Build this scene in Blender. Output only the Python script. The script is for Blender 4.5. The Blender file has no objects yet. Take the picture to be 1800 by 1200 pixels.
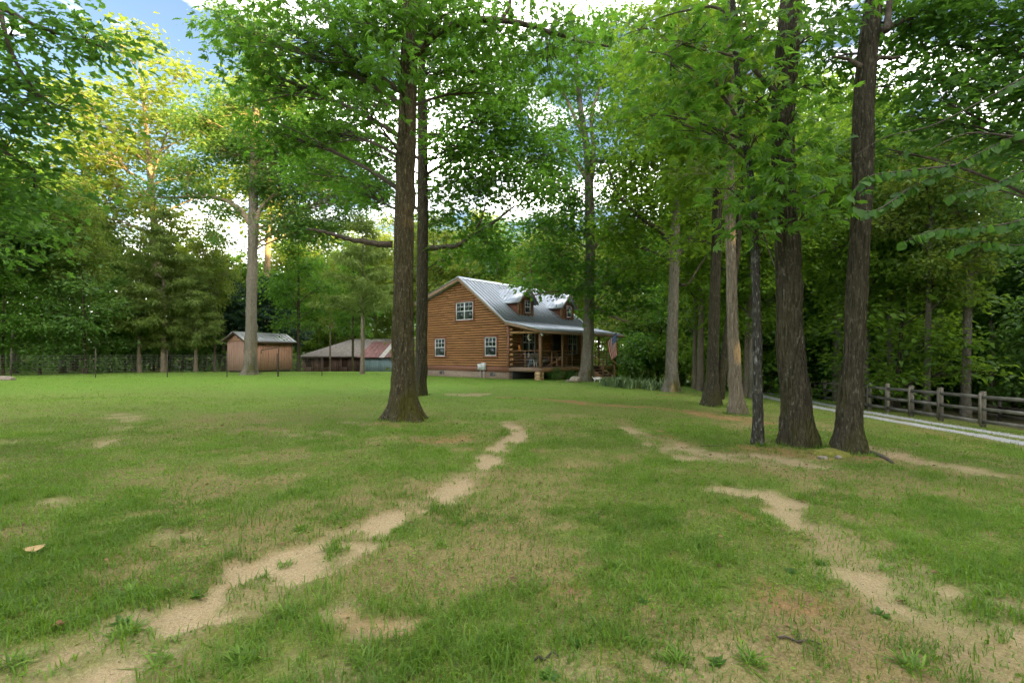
import bpy, math
import numpy as np
from mathutils import Vector, Matrix

# ------------------------------------------------------------------ camera, sky, sun, exposure
scene = bpy.context.scene
COL = scene.collection
EYE = 1.55
F = 850.0                     # focal length in pixels of the 1800 px wide photograph
HOR = 625.0                   # horizon row in the photograph
cam_data = bpy.data.cameras.new('camera')
cam_data.sensor_width = 36.0
cam_data.lens = 17.0
cam_data.shift_y = 25.0 / 1800.0
cam_data.clip_start = 0.05
cam_data.clip_end = 3000.0
cam = bpy.data.objects.new('camera', cam_data)
COL.objects.link(cam)
cam.location = (0, 0, EYE)
cam.rotation_euler = (math.radians(90), 0, 0)
scene.camera = cam

SUN_EL = math.radians(7.0)
SUN_AZ = math.radians(122.0)          # clockwise from +Y: behind the camera, to its right
sun_vec = Vector((math.sin(SUN_AZ) * math.cos(SUN_EL), math.cos(SUN_AZ) * math.cos(SUN_EL), math.sin(SUN_EL)))

world = bpy.data.worlds.new('World')
scene.world = world
world.use_nodes = True
wn = world.node_tree
wn.nodes.clear()
w_out = wn.nodes.new('ShaderNodeOutputWorld')
w_bg = wn.nodes.new('ShaderNodeBackground')
w_sky = wn.nodes.new('ShaderNodeTexSky')
w_sky.sky_type = 'NISHITA'
w_sky.sun_disc = False
w_sky.sun_elevation = SUN_EL
w_sky.sun_rotation = SUN_AZ
w_sky.air_density = 0.75
w_sky.dust_density = 4.5
w_sky.ozone_density = 1.0
w_bg.inputs['Strength'].default_value = 0.055
w_tc = wn.nodes.new('ShaderNodeTexCoord')
w_map = wn.nodes.new('ShaderNodeMapping')
w_map.inputs['Scale'].default_value = (1.0, 1.0, 2.6)
w_map.inputs['Location'].default_value = (30.35, 35.14, 0.61)
w_noise = wn.nodes.new('ShaderNodeTexNoise')
w_noise.inputs['Scale'].default_value = 2.3
w_noise.inputs['Detail'].default_value = 7.0
w_noise.inputs['Roughness'].default_value = 0.55
w_ramp = wn.nodes.new('ShaderNodeValToRGB')
w_ramp.color_ramp.elements[0].position = 0.50
w_ramp.color_ramp.elements[0].color = (0, 0, 0, 1)
w_ramp.color_ramp.elements[1].position = 0.66
w_ramp.color_ramp.elements[1].color = (1, 1, 1, 1)
w_mix = wn.nodes.new('ShaderNodeMixRGB')
w_mix.inputs['Color2'].default_value = (21.5, 20.8, 19.9, 1)
wn.links.new(w_tc.outputs['Generated'], w_map.inputs['Vector'])
wn.links.new(w_map.outputs['Vector'], w_noise.inputs['Vector'])
wn.links.new(w_noise.outputs['Fac'], w_ramp.inputs['Fac'])
wn.links.new(w_ramp.outputs['Color'], w_mix.inputs['Fac'])
wn.links.new(w_sky.outputs['Color'], w_mix.inputs['Color1'])
wn.links.new(w_mix.outputs['Color'], w_bg.inputs['Color'])
wn.links.new(w_bg.outputs['Background'], w_out.inputs['Surface'])

sun_data = bpy.data.lights.new('sun', 'SUN')
sun_data.energy = 4.2
sun_data.angle = math.radians(0.5)
sun_data.color = (1.0, 0.66, 0.22)
sun = bpy.data.objects.new('sun', sun_data)
COL.objects.link(sun)
sun.rotation_euler = (-sun_vec).to_track_quat('-Z', 'Y').to_euler()

scene.view_settings.view_transform = 'Standard'
scene.view_settings.look = 'None'
scene.view_settings.gamma = 1.0
scene.view_settings.exposure = 3.36
scene.cycles.max_bounces = 8
scene.cycles.diffuse_bounces = 4
scene.cycles.glossy_bounces = 2
scene.cycles.transmission_bounces = 5
scene.cycles.use_denoising = True

rng = np.random.default_rng(11)

# ------------------------------------------------------------------ numeric helpers
def smooth(e0, e1, x):
    t = np.clip((np.asarray(x, float) - e0) / (e1 - e0), 0, 1)
    return t * t * (3 - 2 * t)

def _hash(ix, iy, iz):
    n = (ix.astype(np.int64) * 73856093) ^ (iy.astype(np.int64) * 19349663) ^ (iz.astype(np.int64) * 83492791)
    n = (n ^ (n >> 13)) * 1274126177 & 0x7fffffff
    n = (n ^ (n >> 15)) * 668265263 & 0x7fffffff
    return (n & 0xffff) / 65535.0

def noise3(x, y, z):
    x, y, z = np.broadcast_arrays(np.asarray(x, float), np.asarray(y, float), np.asarray(z, float))
    ix, iy, iz = np.floor(x), np.floor(y), np.floor(z)
    fx, fy, fz = x - ix, y - iy, z - iz
    fx, fy, fz = [f * f * (3 - 2 * f) for f in (fx, fy, fz)]
    r = 0
    for dx in (0, 1):
        for dy in (0, 1):
            for dz in (0, 1):
                w = (fx if dx else 1 - fx) * (fy if dy else 1 - fy) * (fz if dz else 1 - fz)
                r = r + w * _hash(ix + dx, iy + dy, iz + dz)
    return r

def fbm(x, y, z=0.0, octs=4):
    s, a, t = 0, 0.5, 0
    x, y, z = np.asarray(x, float), np.asarray(y, float), np.asarray(z, float)
    for k in range(octs):
        f = 2.03 ** k
        s = s + a * noise3(x * f + 17.3 * k, y * f + 5.1 * k, z * f + 9.7 * k)
        t += a
        a *= 0.5
    return s / t

# ------------------------------------------------------------------ ground shape
def gh(x, y):
    x = np.asarray(x, float); y = np.asarray(y, float)
    h = np.interp(x, [-400, 3, 5.5, 8, 12.4, 17.6, 20, 22.4, 35, 60, 400],
                  [0, 0, -.10, -.22, -.64, -1.12, -1.32, -1.62, -2.3, -3.2, -6])
    h = h * smooth(-30, 4, y)
    h = h + 0.10 * smooth(10, 2, x) * smooth(18, 27, y)
    h = h - 1.0 * smooth(43, 66, y) * smooth(2, -6, x)
    h = h + 2.0 * smooth(-25, -80, y)
    h = h + 0.10 * (fbm(x * .22 + 3, y * .22) - .5) * smooth(60, 20, np.hypot(x, y))
    return h

def P(px, py, d):
    return np.array([(px - 900) / F * d, d, EYE + (HOR - py) / F * d])

def ghit(px, py):
    """where the ray through a photograph pixel meets the ground"""
    ds = np.linspace(1.2, 160, 6000)
    z = EYE + (HOR - py) / F * ds
    g = gh((px - 900) / F * ds, ds)
    k = np.argmax(z <= g)
    d = ds[k]
    return np.array([(px - 900) / F * d, d, float(gh((px - 900) / F * d, d))])

# ------------------------------------------------------------------ mesh helpers
def mesh_obj(name, verts, faces, mat, parent=None, attrs=None, smooth_shade=False, mesh_only=False):
    """faces: an (n,k) array or a list of such arrays; attrs: {name: per-vertex floats}"""
    me = bpy.data.meshes.new(name)
    verts = np.asarray(verts, np.float32)
    if not isinstance(faces, (list, tuple)) or (len(faces) and not isinstance(faces[0], np.ndarray)):
        if isinstance(faces, (list, tuple)):
            byk = {}
            for f in faces:
                byk.setdefault(len(f), []).append(f)
            faces = [np.array(v) for v in byk.values()]
        else:
            faces = [faces]
    faces = [np.asarray(f, np.int32) for f in faces if len(f)]
    loops = np.concatenate([f.ravel() for f in faces])
    counts = np.concatenate([np.full(len(f), f.shape[1], np.int32) for f in faces])
    starts = np.concatenate([[0], np.cumsum(counts)[:-1]]).astype(np.int32)
    me.vertices.add(len(verts)); me.vertices.foreach_set('co', verts.ravel())
    me.loops.add(len(loops)); me.loops.foreach_set('vertex_index', loops)
    me.polygons.add(len(counts)); me.polygons.foreach_set('loop_start', starts)
    if smooth_shade:
        me.polygons.foreach_set('use_smooth', np.ones(len(counts), bool))
    for k, v in (attrs or {}).items():
        a = me.attributes.new(k, 'FLOAT', 'POINT')
        a.data.foreach_set('value', np.asarray(v, np.float32))
    me.update(calc_edges=True)
    if mat is not None:
        me.materials.append(mat)
    if mesh_only:
        return me
    return link(name, me, parent)

def link(name, me, parent=None, loc=None, rotz=None, scale=None):
    o = bpy.data.objects.new(name, me)
    COL.objects.link(o)
    if parent is not None:
        o.parent = parent
    if loc is not None:
        o.location = loc
    if rotz is not None:
        o.rotation_euler = (0, 0, rotz)
    if scale is not None:
        o.scale = scale
    return o

def tag(o, label=None, cat=None, group=None, kind=None):
    if label: o['label'] = label
    if cat: o['category'] = cat
    if group: o['group'] = group
    if kind: o['kind'] = kind
    return o

def empty(name, loc, label, cat, group=None, rotz=0.0):
    o = bpy.data.objects.new(name, None)
    COL.objects.link(o)
    o.location = loc
    o.rotation_euler = (0, 0, rotz)
    o.empty_display_size = 0.2
    return tag(o, label, cat, group)

BOXF = np.array([[0, 3, 2, 1], [4, 5, 6, 7], [0, 1, 5, 4], [1, 2, 6, 5], [2, 3, 7, 6], [3, 0, 4, 7]])

class MB:
    """collects simple shapes into one mesh"""
    def __init__(s):
        s.v, s.f, s.n = [], [], 0
    def add(s, v, f):
        s.v.append(np.asarray(v, float)); s.f += [tuple(int(i) + s.n for i in q) for q in f]; s.n += len(v)
        return s
    def box(s, x0, x1, y0, y1, z0, z1):
        return s.add([(x0, y0, z0), (x1, y0, z0), (x1, y1, z0), (x0, y1, z0), (x0, y0, z1), (x1, y0, z1), (x1, y1, z1), (x0, y1, z1)], BOXF)
    def bar(s, p, q, w, h, up=(0, 0, 1)):
        p, q = np.array(p, float), np.array(q, float)
        d = q - p; d /= np.linalg.norm(d)
        u = np.array(up, float)
        sd = np.cross(d, u); sd /= np.linalg.norm(sd)
        u = np.cross(sd, d)
        v = []
        for c in (p, q):
            for a, b in ((-1, -1), (1, -1), (1, 1), (-1, 1)):
                v.append(c + sd * a * w / 2 + u * b * h / 2)
        return s.add(v, [(0, 3, 2, 1), (4, 5, 6, 7), (0, 1, 5, 4), (1, 2, 6, 5), (2, 3, 7, 6), (3, 0, 4, 7)])
    def tube(s, pts, rad, sides=8):
        v, f = tube(pts, rad, sides)
        return s.add(v, f)
    def prism(s, poly, axis, a0, a1):
        """poly: 2-D outline; axis 'x': (y,z) extruded in x; axis 'y': (x,z) in y; axis 'z': (x,y) in z"""
        n = len(poly); v = []
        for a in (a0, a1):
            for (p, q) in poly:
                v.append({'x': (a, p, q), 'y': (p, a, q), 'z': (p, q, a)}[axis])
        f = [tuple(range(n))[::-1], tuple(range(n, 2 * n))] + [(i, (i + 1) % n, n + (i + 1) % n, n + i) for i in range(n)]
        return s.add(v, f)
    def build(s, name, mat, parent=None, smooth_shade=False):
        return mesh_obj(name, np.concatenate(s.v), s.f, mat, parent, smooth_shade=smooth_shade)
    def mesh(s, name, mat):
        return mesh_obj(name, np.concatenate(s.v), s.f, mat, mesh_only=True)

def frames(pts):
    pts = np.asarray(pts, float)
    t = np.gradient(pts, axis=0)
    t /= np.linalg.norm(t, axis=1)[:, None] + 1e-12
    ref = np.array([1.0, 0.02, 0.01]) if abs(t[0][0]) < .8 else np.array([0, 1.0, 0.01])
    U, V = np.zeros_like(pts), np.zeros_like(pts)
    for i in range(len(pts)):
        u = ref - t[i] * ref.dot(t[i])
        u /= np.linalg.norm(u) + 1e-12
        U[i], V[i] = u, np.cross(t[i], u)
        ref = u
    return U, V

def tube(pts, rad, sides=8, cap=True):
    pts = np.asarray(pts, float)
    rad = np.broadcast_to(np.asarray(rad, float), (len(pts),))
    U, V = frames(pts)
    th = np.linspace(0, 2 * np.pi, sides, endpoint=False)
    v = pts[:, None, :] + rad[:, None, None] * (np.cos(th)[None, :, None] * U[:, None, :] + np.sin(th)[None, :, None] * V[:, None, :])
    n = len(pts)
    f = []
    for i in range(n - 1):
        for j in range(sides):
            k = (j + 1) % sides
            f.append((i * sides + j, i * sides + k, (i + 1) * sides + k, (i + 1) * sides + j))
    if cap:
        f.append(tuple(range(sides))[::-1]); f.append(tuple(range((n - 1) * sides, n * sides)))
    return v.reshape(-1, 3), f

def spline(pts, n):
    """Catmull-Rom through rows of any width"""
    p = np.asarray(pts, float)
    p = np.vstack([2 * p[0] - p[1], p, 2 * p[-1] - p[-2]])
    m = len(p) - 3
    t = np.linspace(0, m - 1e-6, n)
    i = t.astype(int); u = (t - i)[:, None]
    a, b, c, d = p[i], p[i + 1], p[i + 2], p[i + 3]
    return 0.5 * (2 * b + (c - a) * u + (2 * a - 5 * b + 4 * c - d) * u ** 2 + (-a + 3 * b - 3 * c + d) * u ** 3)

# ------------------------------------------------------------------ materials
def new_mat(name):
    m = bpy.data.materials.new(name)
    m.use_nodes = True
    nt = m.node_tree
    nt.nodes.clear()
    out = nt.nodes.new('ShaderNodeOutputMaterial')
    bs = nt.nodes.new('ShaderNodeBsdfPrincipled')
    nt.links.new(bs.outputs[0], out.inputs['Surface'])
    return m, nt, bs, out

def rgba(c):
    return (c[0], c[1], c[2], 1)

def node(nt, typ, **kw):
    n = nt.nodes.new(typ)
    for k, v in kw.items():
        if k.startswith('i_'):
            n.inputs[k[2:].replace('_', ' ')].default_value = v
        else:
            setattr(n, k, v)
    return n

def ramp(nt, fac, stops):
    r = nt.nodes.new('ShaderNodeValToRGB')
    el = r.color_ramp.elements
    while len(el) < len(stops):
        el.new(0.5)
    for e, (p, c) in zip(el, stops):
        e.position = p
        e.color = rgba(c) if len(c) == 3 else c
    nt.links.new(fac, r.inputs['Fac'])
    return r.outputs['Color']

def mix(nt, fac, a, b, mode='MIX'):
    m = nt.nodes.new('ShaderNodeMixRGB')
    m.blend_type = mode
    for s, val in (('Fac', fac), ('Color1', a), ('Color2', b)):
        if hasattr(val, 'links'):
            nt.links.new(val, m.inputs[s])
        elif isinstance(val, (int, float)):
            m.inputs[s].default_value = val
        else:
            m.inputs[s].default_value = rgba(val)
    return m.outputs['Color']

def attr(nt, name):
    a = nt.nodes.new('ShaderNodeAttribute')
    a.attribute_name = name
    return a.outputs['Fac']

def coords(nt, scale=(1, 1, 1), kind='Object'):
    tc = nt.nodes.new('ShaderNodeTexCoord')
    mp = nt.nodes.new('ShaderNodeMapping')
    mp.inputs['Scale'].default_value = scale
    nt.links.new(tc.outputs[kind], mp.inputs['Vector'])
    return mp.outputs['Vector']

def noise_tex(nt, vec, scale, detail=4, rough=.55):
    n = nt.nodes.new('ShaderNodeTexNoise')
    n.inputs['Scale'].default_value = scale
    n.inputs['Detail'].default_value = detail
    n.inputs['Roughness'].default_value = rough
    nt.links.new(vec, n.inputs['Vector'])
    return n.outputs['Fac']

def bump(nt, bs, height, strength=.4, dist=.02):
    b = nt.nodes.new('ShaderNodeBump')
    b.inputs['Strength'].default_value = strength
    b.inputs['Distance'].default_value = dist
    nt.links.new(height, b.inputs['Height'])
    nt.links.new(b.outputs['Normal'], bs.inputs['Normal'])

def plain(name, col, rough=.6, metal=0.0, var=.25, scale=6.0, stretch=(1, 1, 1), bumpy=.15, rand=0.0, spec=.4):
    m, nt, bs, out = new_mat(name)
    v = coords(nt, stretch)
    n = noise_tex(nt, v, scale, 5)
    lo = tuple(c * (1 - var) for c in col); hi = tuple(min(1, c * (1 + var)) for c in col)
    c = ramp(nt, n, [(.3, lo), (.7, hi)])
    if rand:
        oi = nt.nodes.new('ShaderNodeObjectInfo')
        mr = node(nt, 'ShaderNodeMapRange')
        mr.inputs['To Min'].default_value = 1 - rand; mr.inputs['To Max'].default_value = 1 + rand
        nt.links.new(oi.outputs['Random'], mr.inputs['Value'])
        c = mix(nt, 1.0, c, mr.outputs[0], 'MULTIPLY')
    nt.links.new(c, bs.inputs['Base Color'])
    bs.inputs['Roughness'].default_value = rough
    bs.inputs['Metallic'].default_value = metal
    bs.inputs['Specular IOR Level'].default_value = spec
    if bumpy:
        bump(nt, bs, n, bumpy, .01)
    return m

def leaf_mat(name, dark, light, trans, tmix=.42, rough=.46):
    m, nt, bs, out = new_mat(name)
    a = attr(nt, 'tint')
    c = ramp(nt, a, [(0, dark), (.55, tuple((d + l) / 2 for d, l in zip(dark, light))), (1, light)])
    nt.links.new(c, bs.inputs['Base Color'])
    bs.inputs['Roughness'].default_value = rough
    bs.inputs['Specular IOR Level'].default_value = .30
    tr = nt.nodes.new('ShaderNodeBsdfTranslucent')
    c2 = ramp(nt, a, [(0, tuple(t * .75 for t in trans)), (1, trans)])
    nt.links.new(c2, tr.inputs['Color'])
    mx = nt.nodes.new('ShaderNodeMixShader')
    mx.inputs['Fac'].default_value = tmix
    nt.links.new(bs.outputs[0], mx.inputs[1]); nt.links.new(tr.outputs[0], mx.inputs[2])
    nt.links.new(mx.outputs[0], out.inputs['Surface'])
    return m

def bark_mat(name, dark, light, lichen=(.5, .5, .45), lichen_amt=.5, moss=(.07, .075, .015), moss_amt=0.3, scale=9.0):
    m, nt, bs, out = new_mat(name)
    v = coords(nt, (1, 1, .16))
    vo = nt.nodes.new('ShaderNodeTexVoronoi')
    vo.feature = 'DISTANCE_TO_EDGE'
    vo.inputs['Scale'].default_value = scale * 1.6
    v_n = noise_tex(nt, v, scale * 2.2, 5, .65)
    vv = mix(nt, .06, v, nt.nodes.new('ShaderNodeTexNoise').outputs['Color'], 'ADD')
    nt.links.new(vv, vo.inputs['Vector'])
    fine = noise_tex(nt, coords(nt, (1, 1, .45)), scale * 5, 3, .6)
    v_n = mix(nt, .4, v_n, fine)
    c = ramp(nt, v_n, [(.34, dark), (.52, tuple(a * .65 + b * .35 for a, b in zip(dark, light))), (.70, light)])
    v2 = coords(nt, (1, 1, .7))
    ln = noise_tex(nt, v2, 3.4, 6, .7)
    lm = ramp(nt, ln, [(.70 - .17 * lichen_amt, (0, 0, 0)), (.76 - .13 * lichen_amt, (1, 1, 1))])
    sp = noise_tex(nt, coords(nt, (1, 1, .3)), 30, 2, .5)
    sm = ramp(nt, sp, [(.60, (0, 0, 0)), (.68, (1, 1, 1))])
    lsum = mix(nt, .55, lm, mix(nt, 1.0, sm, lichen_amt, 'MULTIPLY') if False else sm, 'MIX')
    lf = mix(nt, 1.0, lsum, (lichen_amt,) * 3, 'MULTIPLY')
    c = mix(nt, lf, c, lichen)
    mn = noise_tex(nt, coords(nt, (1, 1, .5)), 1.7, 5, .6)
    geo = attr(nt, 'moss')
    mm = mix(nt, 1.0, ramp(nt, mn, [(.42, (0, 0, 0)), (.62, (1, 1, 1))]), geo, 'MULTIPLY')
    mm = mix(nt, 1.0, mm, (moss_amt * 2,) * 3, 'MULTIPLY')
    c = mix(nt, mm, c, moss)
    nt.links.new(c, bs.inputs['Base Color'])
    bs.inputs['Roughness'].default_value = .9
    bs.inputs['Specular IOR Level'].default_value = .2
    hsum = mix(nt, .5, ramp(nt, vo.outputs['Distance'], [(0, (0, 0, 0)), (.25, (1, 1, 1))]), v_n)
    bump(nt, bs, hsum, 1.0, .06)
    return m

M = {}
M['leaf_oak'] = leaf_mat('leaf_oak', (.036, .100, .016), (.112, .215, .034), (.19, .43, .035), .5)
M['leaf_blue'] = leaf_mat('leaf_blue', (.048, .115, .032), (.125, .230, .064), (.22, .42, .06), .48)
M['leaf_bright'] = leaf_mat('leaf_bright', (.056, .130, .015), (.145, .258, .030), (.29, .48, .035), .52)
M['leaf_dark'] = leaf_mat('leaf_dark', (.050, .120, .028), (.118, .220, .048), (.24, .45, .05), .48)
M['leaf_near'] = leaf_mat('leaf_near', (.034, .104, .024), (.082, .178, .038), (.18, .40, .04), .46, .62)
M['leaf_far'] = leaf_mat('leaf_far', (.075, .140, .030), (.160, .250, .052), (.38, .48, .05), .5)
M['needle'] = leaf_mat('needle', (.090, .150, .034), (.200, .270, .066), (.30, .42, .07), .4, .6)
M['needle_dark'] = leaf_mat('needle_dark', (.018, .052, .034), (.042, .092, .050), (.06, .14, .05), .3, .6)
M['grass'] = leaf_mat('grass', (.070, .140, .016), (.190, .330, .038), (.26, .46, .03), .4, .5)
M['grass_dry'] = leaf_mat('grass_dry', (.16, .12, .06), (.30, .25, .13), (.25, .2, .1), .25, .7)
M['iris'] = leaf_mat('iris', (.09, .16, .06), (.26, .36, .16), (.18, .30, .08), .3)
M['bark_moss'] = bark_mat('bark_moss', (.028, .023, .012), (.140, .118, .066), (.42, .39, .29), .55, (.060, .056, .010), .65)
M['bark_dark'] = bark_mat('bark_dark', (.021, .018, .011), (.105, .092, .060), (.32, .31, .23), .5, (.05, .05, .012), .4)
M['bark_grey'] = bark_mat('bark_grey', (.110, .098, .078), (.340, .310, .250), (.46, .44, .37), .5, (.08, .08, .02), .5, 12)
M['bark_pale'] = bark_mat('bark_pale', (.120, .100, .072), (.400, .340, .255), (.44, .40, .32), .3, (.12, .10, .04), .2, 12)
M['bark_lichen'] = bark_mat('bark_lichen', (.028, .027, .022), (.11, .105, .09), (.40, .42, .38), .85, (.08, .08, .03), .2, 18)
M['branch'] = plain('branch', (.075, .062, .046), .9, var=.5, scale=14)
M['branch_pale'] = plain('branch_pale', (.26, .21, .15), .9, var=.4, scale=14)

# ------------------------------------------------------------------ the ground sheet
def axis_lines(lo, hi, segs):
    """segs: [(start, stop, step)] dense inside, then growing outwards"""
    a = []
    for s, e, st in segs:
        a += list(np.arange(s, e, st))
    a.append(segs[-1][1])
    x, st = segs[-1][1], segs[-1][2]
    while x < hi:
        st *= 1.35; x += st; a.append(min(x, hi))
    x, st = segs[0][0], segs[0][2]
    b = []
    while x > lo:
        st *= 1.35; x -= st; b.append(max(x, lo))
    return np.array(sorted(set(np.round(b + a, 5))))

gx = axis_lines(-400, 400, [(-24, -8, .4), (-8, 10, .09), (10, 26, .3)])
gy = axis_lines(-300, 500, [(1.4, 8, .07), (8, 18, .12), (18, 46, .35)])
GX, GY = np.meshgrid(gx, gy)
GX, GY = GX.ravel(), GY.ravel()

# bare-earth tracks and worn patches, as (pixel x, pixel y, half width in pixels)
PATHS = [
    ([(-120, 1290, 230), (150, 1180, 175), (330, 1085, 125), (480, 1005, 86), (590, 955, 62), (690, 905, 50), (790, 862, 42), (850, 815, 36), (890, 785, 32), (915, 762, 26), (890, 742, 14)], 1.0),
    ([(1105, 752, 20), (1165, 782, 44), (1230, 800, 52), (1330, 805, 60), (1420, 812, 45)], .82),
    ([(1280, 860, 34), (1330, 868, 46), (1385, 885, 34)], .9),
    ([(1375, 900, 36), (1440, 935, 60), (1510, 985, 80), (1580, 1030, 105), (1680, 1090, 140), (1800, 1170, 180)], .88),
    ([(800, 693, 18), (825, 694, 26), (852, 692, 16)], .85),
    ([(1530, 785, 20), (1600, 805, 40), (1690, 822, 46), (1740, 830, 22)], .75),
    ([(170, 790, 14), (225, 740, 18), (215, 728, 24)], .65), ([(500, 757, 22), (560, 765, 46), (610, 770, 16)], .6),
    ([(90, 880, 24), (118, 885, 22)], .8), ([(0, 778, 50), (30, 778, 16)], .6),
    ([(600, 742, 16), (650, 745, 22)], .55),
    ([(590, 1075, 40), (650, 1090, 70), (700, 1080, 40)], .55),
    ([(900, 1080, 50), (970, 1085, 60), (1010, 1060, 30)], .5),
    ([(930, 1160, 60), (1010, 1170, 70)], .45), ([(1180, 1150, 60), (1300, 1165, 60)], .4), ([(500, 1180, 60), (620, 1190, 60)], .5),
    ([(290, 940, 26), (320, 945, 30)], .45),
]
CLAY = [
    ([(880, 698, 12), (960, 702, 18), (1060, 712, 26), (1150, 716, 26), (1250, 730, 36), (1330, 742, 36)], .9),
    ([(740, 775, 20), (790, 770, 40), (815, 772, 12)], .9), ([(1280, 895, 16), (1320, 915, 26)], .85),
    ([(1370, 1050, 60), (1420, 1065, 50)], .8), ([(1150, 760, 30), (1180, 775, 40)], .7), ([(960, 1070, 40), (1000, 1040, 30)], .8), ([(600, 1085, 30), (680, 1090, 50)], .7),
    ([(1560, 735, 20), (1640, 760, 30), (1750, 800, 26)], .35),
    ([(1290, 788, 30), (1400, 795, 55), (1500, 802, 60), (1560, 800, 24)], .7), ([(655, 745, 26), (710, 744, 40), (765, 746, 26)], .6), ([(1230, 722, 22), (1310, 737, 36)], .55), ([(1165, 694, 10), (1200, 694, 14)], .5),  # soil and litter round trunk bases, doubling as painted contact shadow
]

def seg_mask(paths, x, y):
    m = np.zeros_like(x)
    wob = (fbm(x * 1.9, y * 1.9, 3.0, 5) - .5) * 1.5 + (fbm(x * 8.0, y * 8.0, 1.0, 3) - .5) * 1.1
    brk2 = smooth(.36, .47, fbm(x * 3.4 + 1, y * 3.4, 6.0, 4))
    brk = smooth(.34, .56, fbm(x * 2.6 + 7, y * 2.6, 9.0, 5))
    for pts, amt in paths:
        g = np.array([ghit(a, min(b, 1195) if b > 1195 else b)[:2] if b <= 1195 else [(a - 900) / F * (F * EYE / (b - HOR)), F * EYE / (b - HOR)] for a, b, _ in pts])
        hw = np.array([w * (.86 if amt > .95 else 1) / F * dd for (_, _, w), dd in zip(pts, g[:, 1])])
        for i in range(len(g) - 1):
            a, b = g[i], g[i + 1]
            ab = b - a
            t = np.clip(((x - a[0]) * ab[0] + (y - a[1]) * ab[1]) / (ab @ ab), 0, 1)
            dd = np.hypot(x - a[0] - t * ab[0], y - a[1] - t * ab[1])
            w = hw[i] + t * (hw[i + 1] - hw[i])
            m = np.maximum(m, amt * smooth(1.12, .62, dd / w + wob) * (.30 + .70 * brk2 if amt > .95 else np.maximum(brk, .25 if amt < .8 else .5)))
    return m

def masks(x, y):
    near = np.hypot(x, y) < 60
    dirt = np.zeros_like(x); clay = np.zeros_like(x)
    dirt[near] = seg_mask(PATHS, x[near], y[near])
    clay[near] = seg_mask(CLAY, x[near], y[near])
    d = y
    wear = smooth(.52, .68, fbm(x * .8 + 9, y * .8, 5.0, 5)) * smooth(18, 9, d) * .58
    wear = np.maximum(wear, smooth(.60, .72, fbm(x * 2.3 + 4, y * 2.3, 8.0, 4)) * smooth(12, 6, d) * .62)
    wear = wear * smooth(-9, 0, x + d * .35)
    lawn = smooth(7, 27, d + 14 * (fbm(x * .35, y * .35, 2.0, 4) - .5) - np.clip(x, 0, 9) * .9)
    shade = smooth(42, 50, d + 6 * (fbm(x * .2, y * .2, 6.0, 3) - .5)) * np.where(x < 10, 1, 0)  # woods floor mask: darker litter colour replaces the lawn, no grass
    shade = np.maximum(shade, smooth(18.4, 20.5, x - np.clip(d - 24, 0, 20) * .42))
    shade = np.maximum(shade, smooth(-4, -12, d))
    return np.clip(dirt, 0, 1), np.clip(clay, 0, 1), np.clip(wear, 0, 1), lawn, shade

dirt, clay, wear, lawn, shade = masks(GX, GY)
GZ = gh(GX, GY)
nearw = smooth(22, 8, GY) * smooth(0, 1.5, GY)
GZ = GZ - .035 * dirt * nearw + nearw * (.05 * (fbm(GX * 2.2, GY * 2.2, 0, 4) - .5) + .018 * (fbm(GX * 9, GY * 9, 4.0, 2) - .5))
nx, ny = len(gx), len(gy)
ii = (np.arange(ny - 1)[:, None] * nx + np.arange(nx - 1)[None, :]).ravel()
gf = np.stack([ii, ii + 1, ii + nx + 1, ii + nx], 1)

def ground_mat():
    m, nt, bs, out = new_mat('ground')
    v = coords(nt)
    n1 = noise_tex(nt, v, 1.3, 6, .62)
    n2 = noise_tex(nt, v, 9.0, 6, .65)
    n3 = noise_tex(nt, v, 60.0, 4, .7)
    n4 = noise_tex(nt, v, 240.0, 3, .6)
    thatch = ramp(nt, n3, [(.3, (.055, .042, .018)), (.5, (.135, .104, .048)), (.72, (.290, .225, .120))])
    moss = ramp(nt, n3, [(.3, (.060, .068, .009)), (.7, (.170, .172, .026))])
    base = mix(nt, ramp(nt, n2, [(.42, (0, 0, 0)), (.62, (1, 1, 1))]), thatch, moss)
    grn = ramp(nt, n3, [(.25, (.045, .085, .011)), (.55, (.105, .170, .022)), (.8, (.180, .265, .042))])
    base = mix(nt, ramp(nt, n1, [(.36, (.15, .15, .15)), (.62, (.75, .75, .75))]), base, grn)
    lawnc = ramp(nt, n3, [(.25, (.062, .138, .013)), (.55, (.110, .218, .022)), (.8, (.178, .300, .040))])
    lawnc = mix(nt, ramp(nt, n1, [(.40, (0, 0, 0)), (.70, (.65, .65, .65))]), lawnc, (.17, .20, .05))
    lawnc = mix(nt, ramp(nt, n2, [(.50, (0, 0, 0)), (.70, (.5, .5, .5))]), lawnc, (.07, .14, .014))
    base = mix(nt, attr(nt, 'lawn'), base, lawnc)
    sand = ramp(nt, mix(nt, .5, n3, n4), [(.34, (.17, .130, .070)), (.5, (.300, .236, .132)), (.66, (.46, .378, .232))])
    sand = mix(nt, ramp(nt, n2, [(.45, (0, 0, 0)), (.72, (.55, .55, .55))]), sand, (.29, .205, .112))
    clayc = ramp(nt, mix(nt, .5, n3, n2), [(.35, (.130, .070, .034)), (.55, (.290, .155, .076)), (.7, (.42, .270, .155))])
    base = mix(nt, attr(nt, 'wear'), base, mix(nt, .35, mix(nt, .5, thatch, clayc), sand))
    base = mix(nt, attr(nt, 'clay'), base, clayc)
    base = mix(nt, attr(nt, 'dirt'), base, sand)
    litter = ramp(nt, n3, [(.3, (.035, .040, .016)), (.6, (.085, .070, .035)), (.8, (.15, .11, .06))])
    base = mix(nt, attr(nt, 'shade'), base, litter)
    nt.links.new(base, bs.inputs['Base Color'])
    bs.inputs['Roughness'].default_value = .95
    bs.inputs['Specular IOR Level'].default_value = .15
    bump(nt, bs, mix(nt, .45, n3, n4), .55, .02)
    return m
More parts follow.
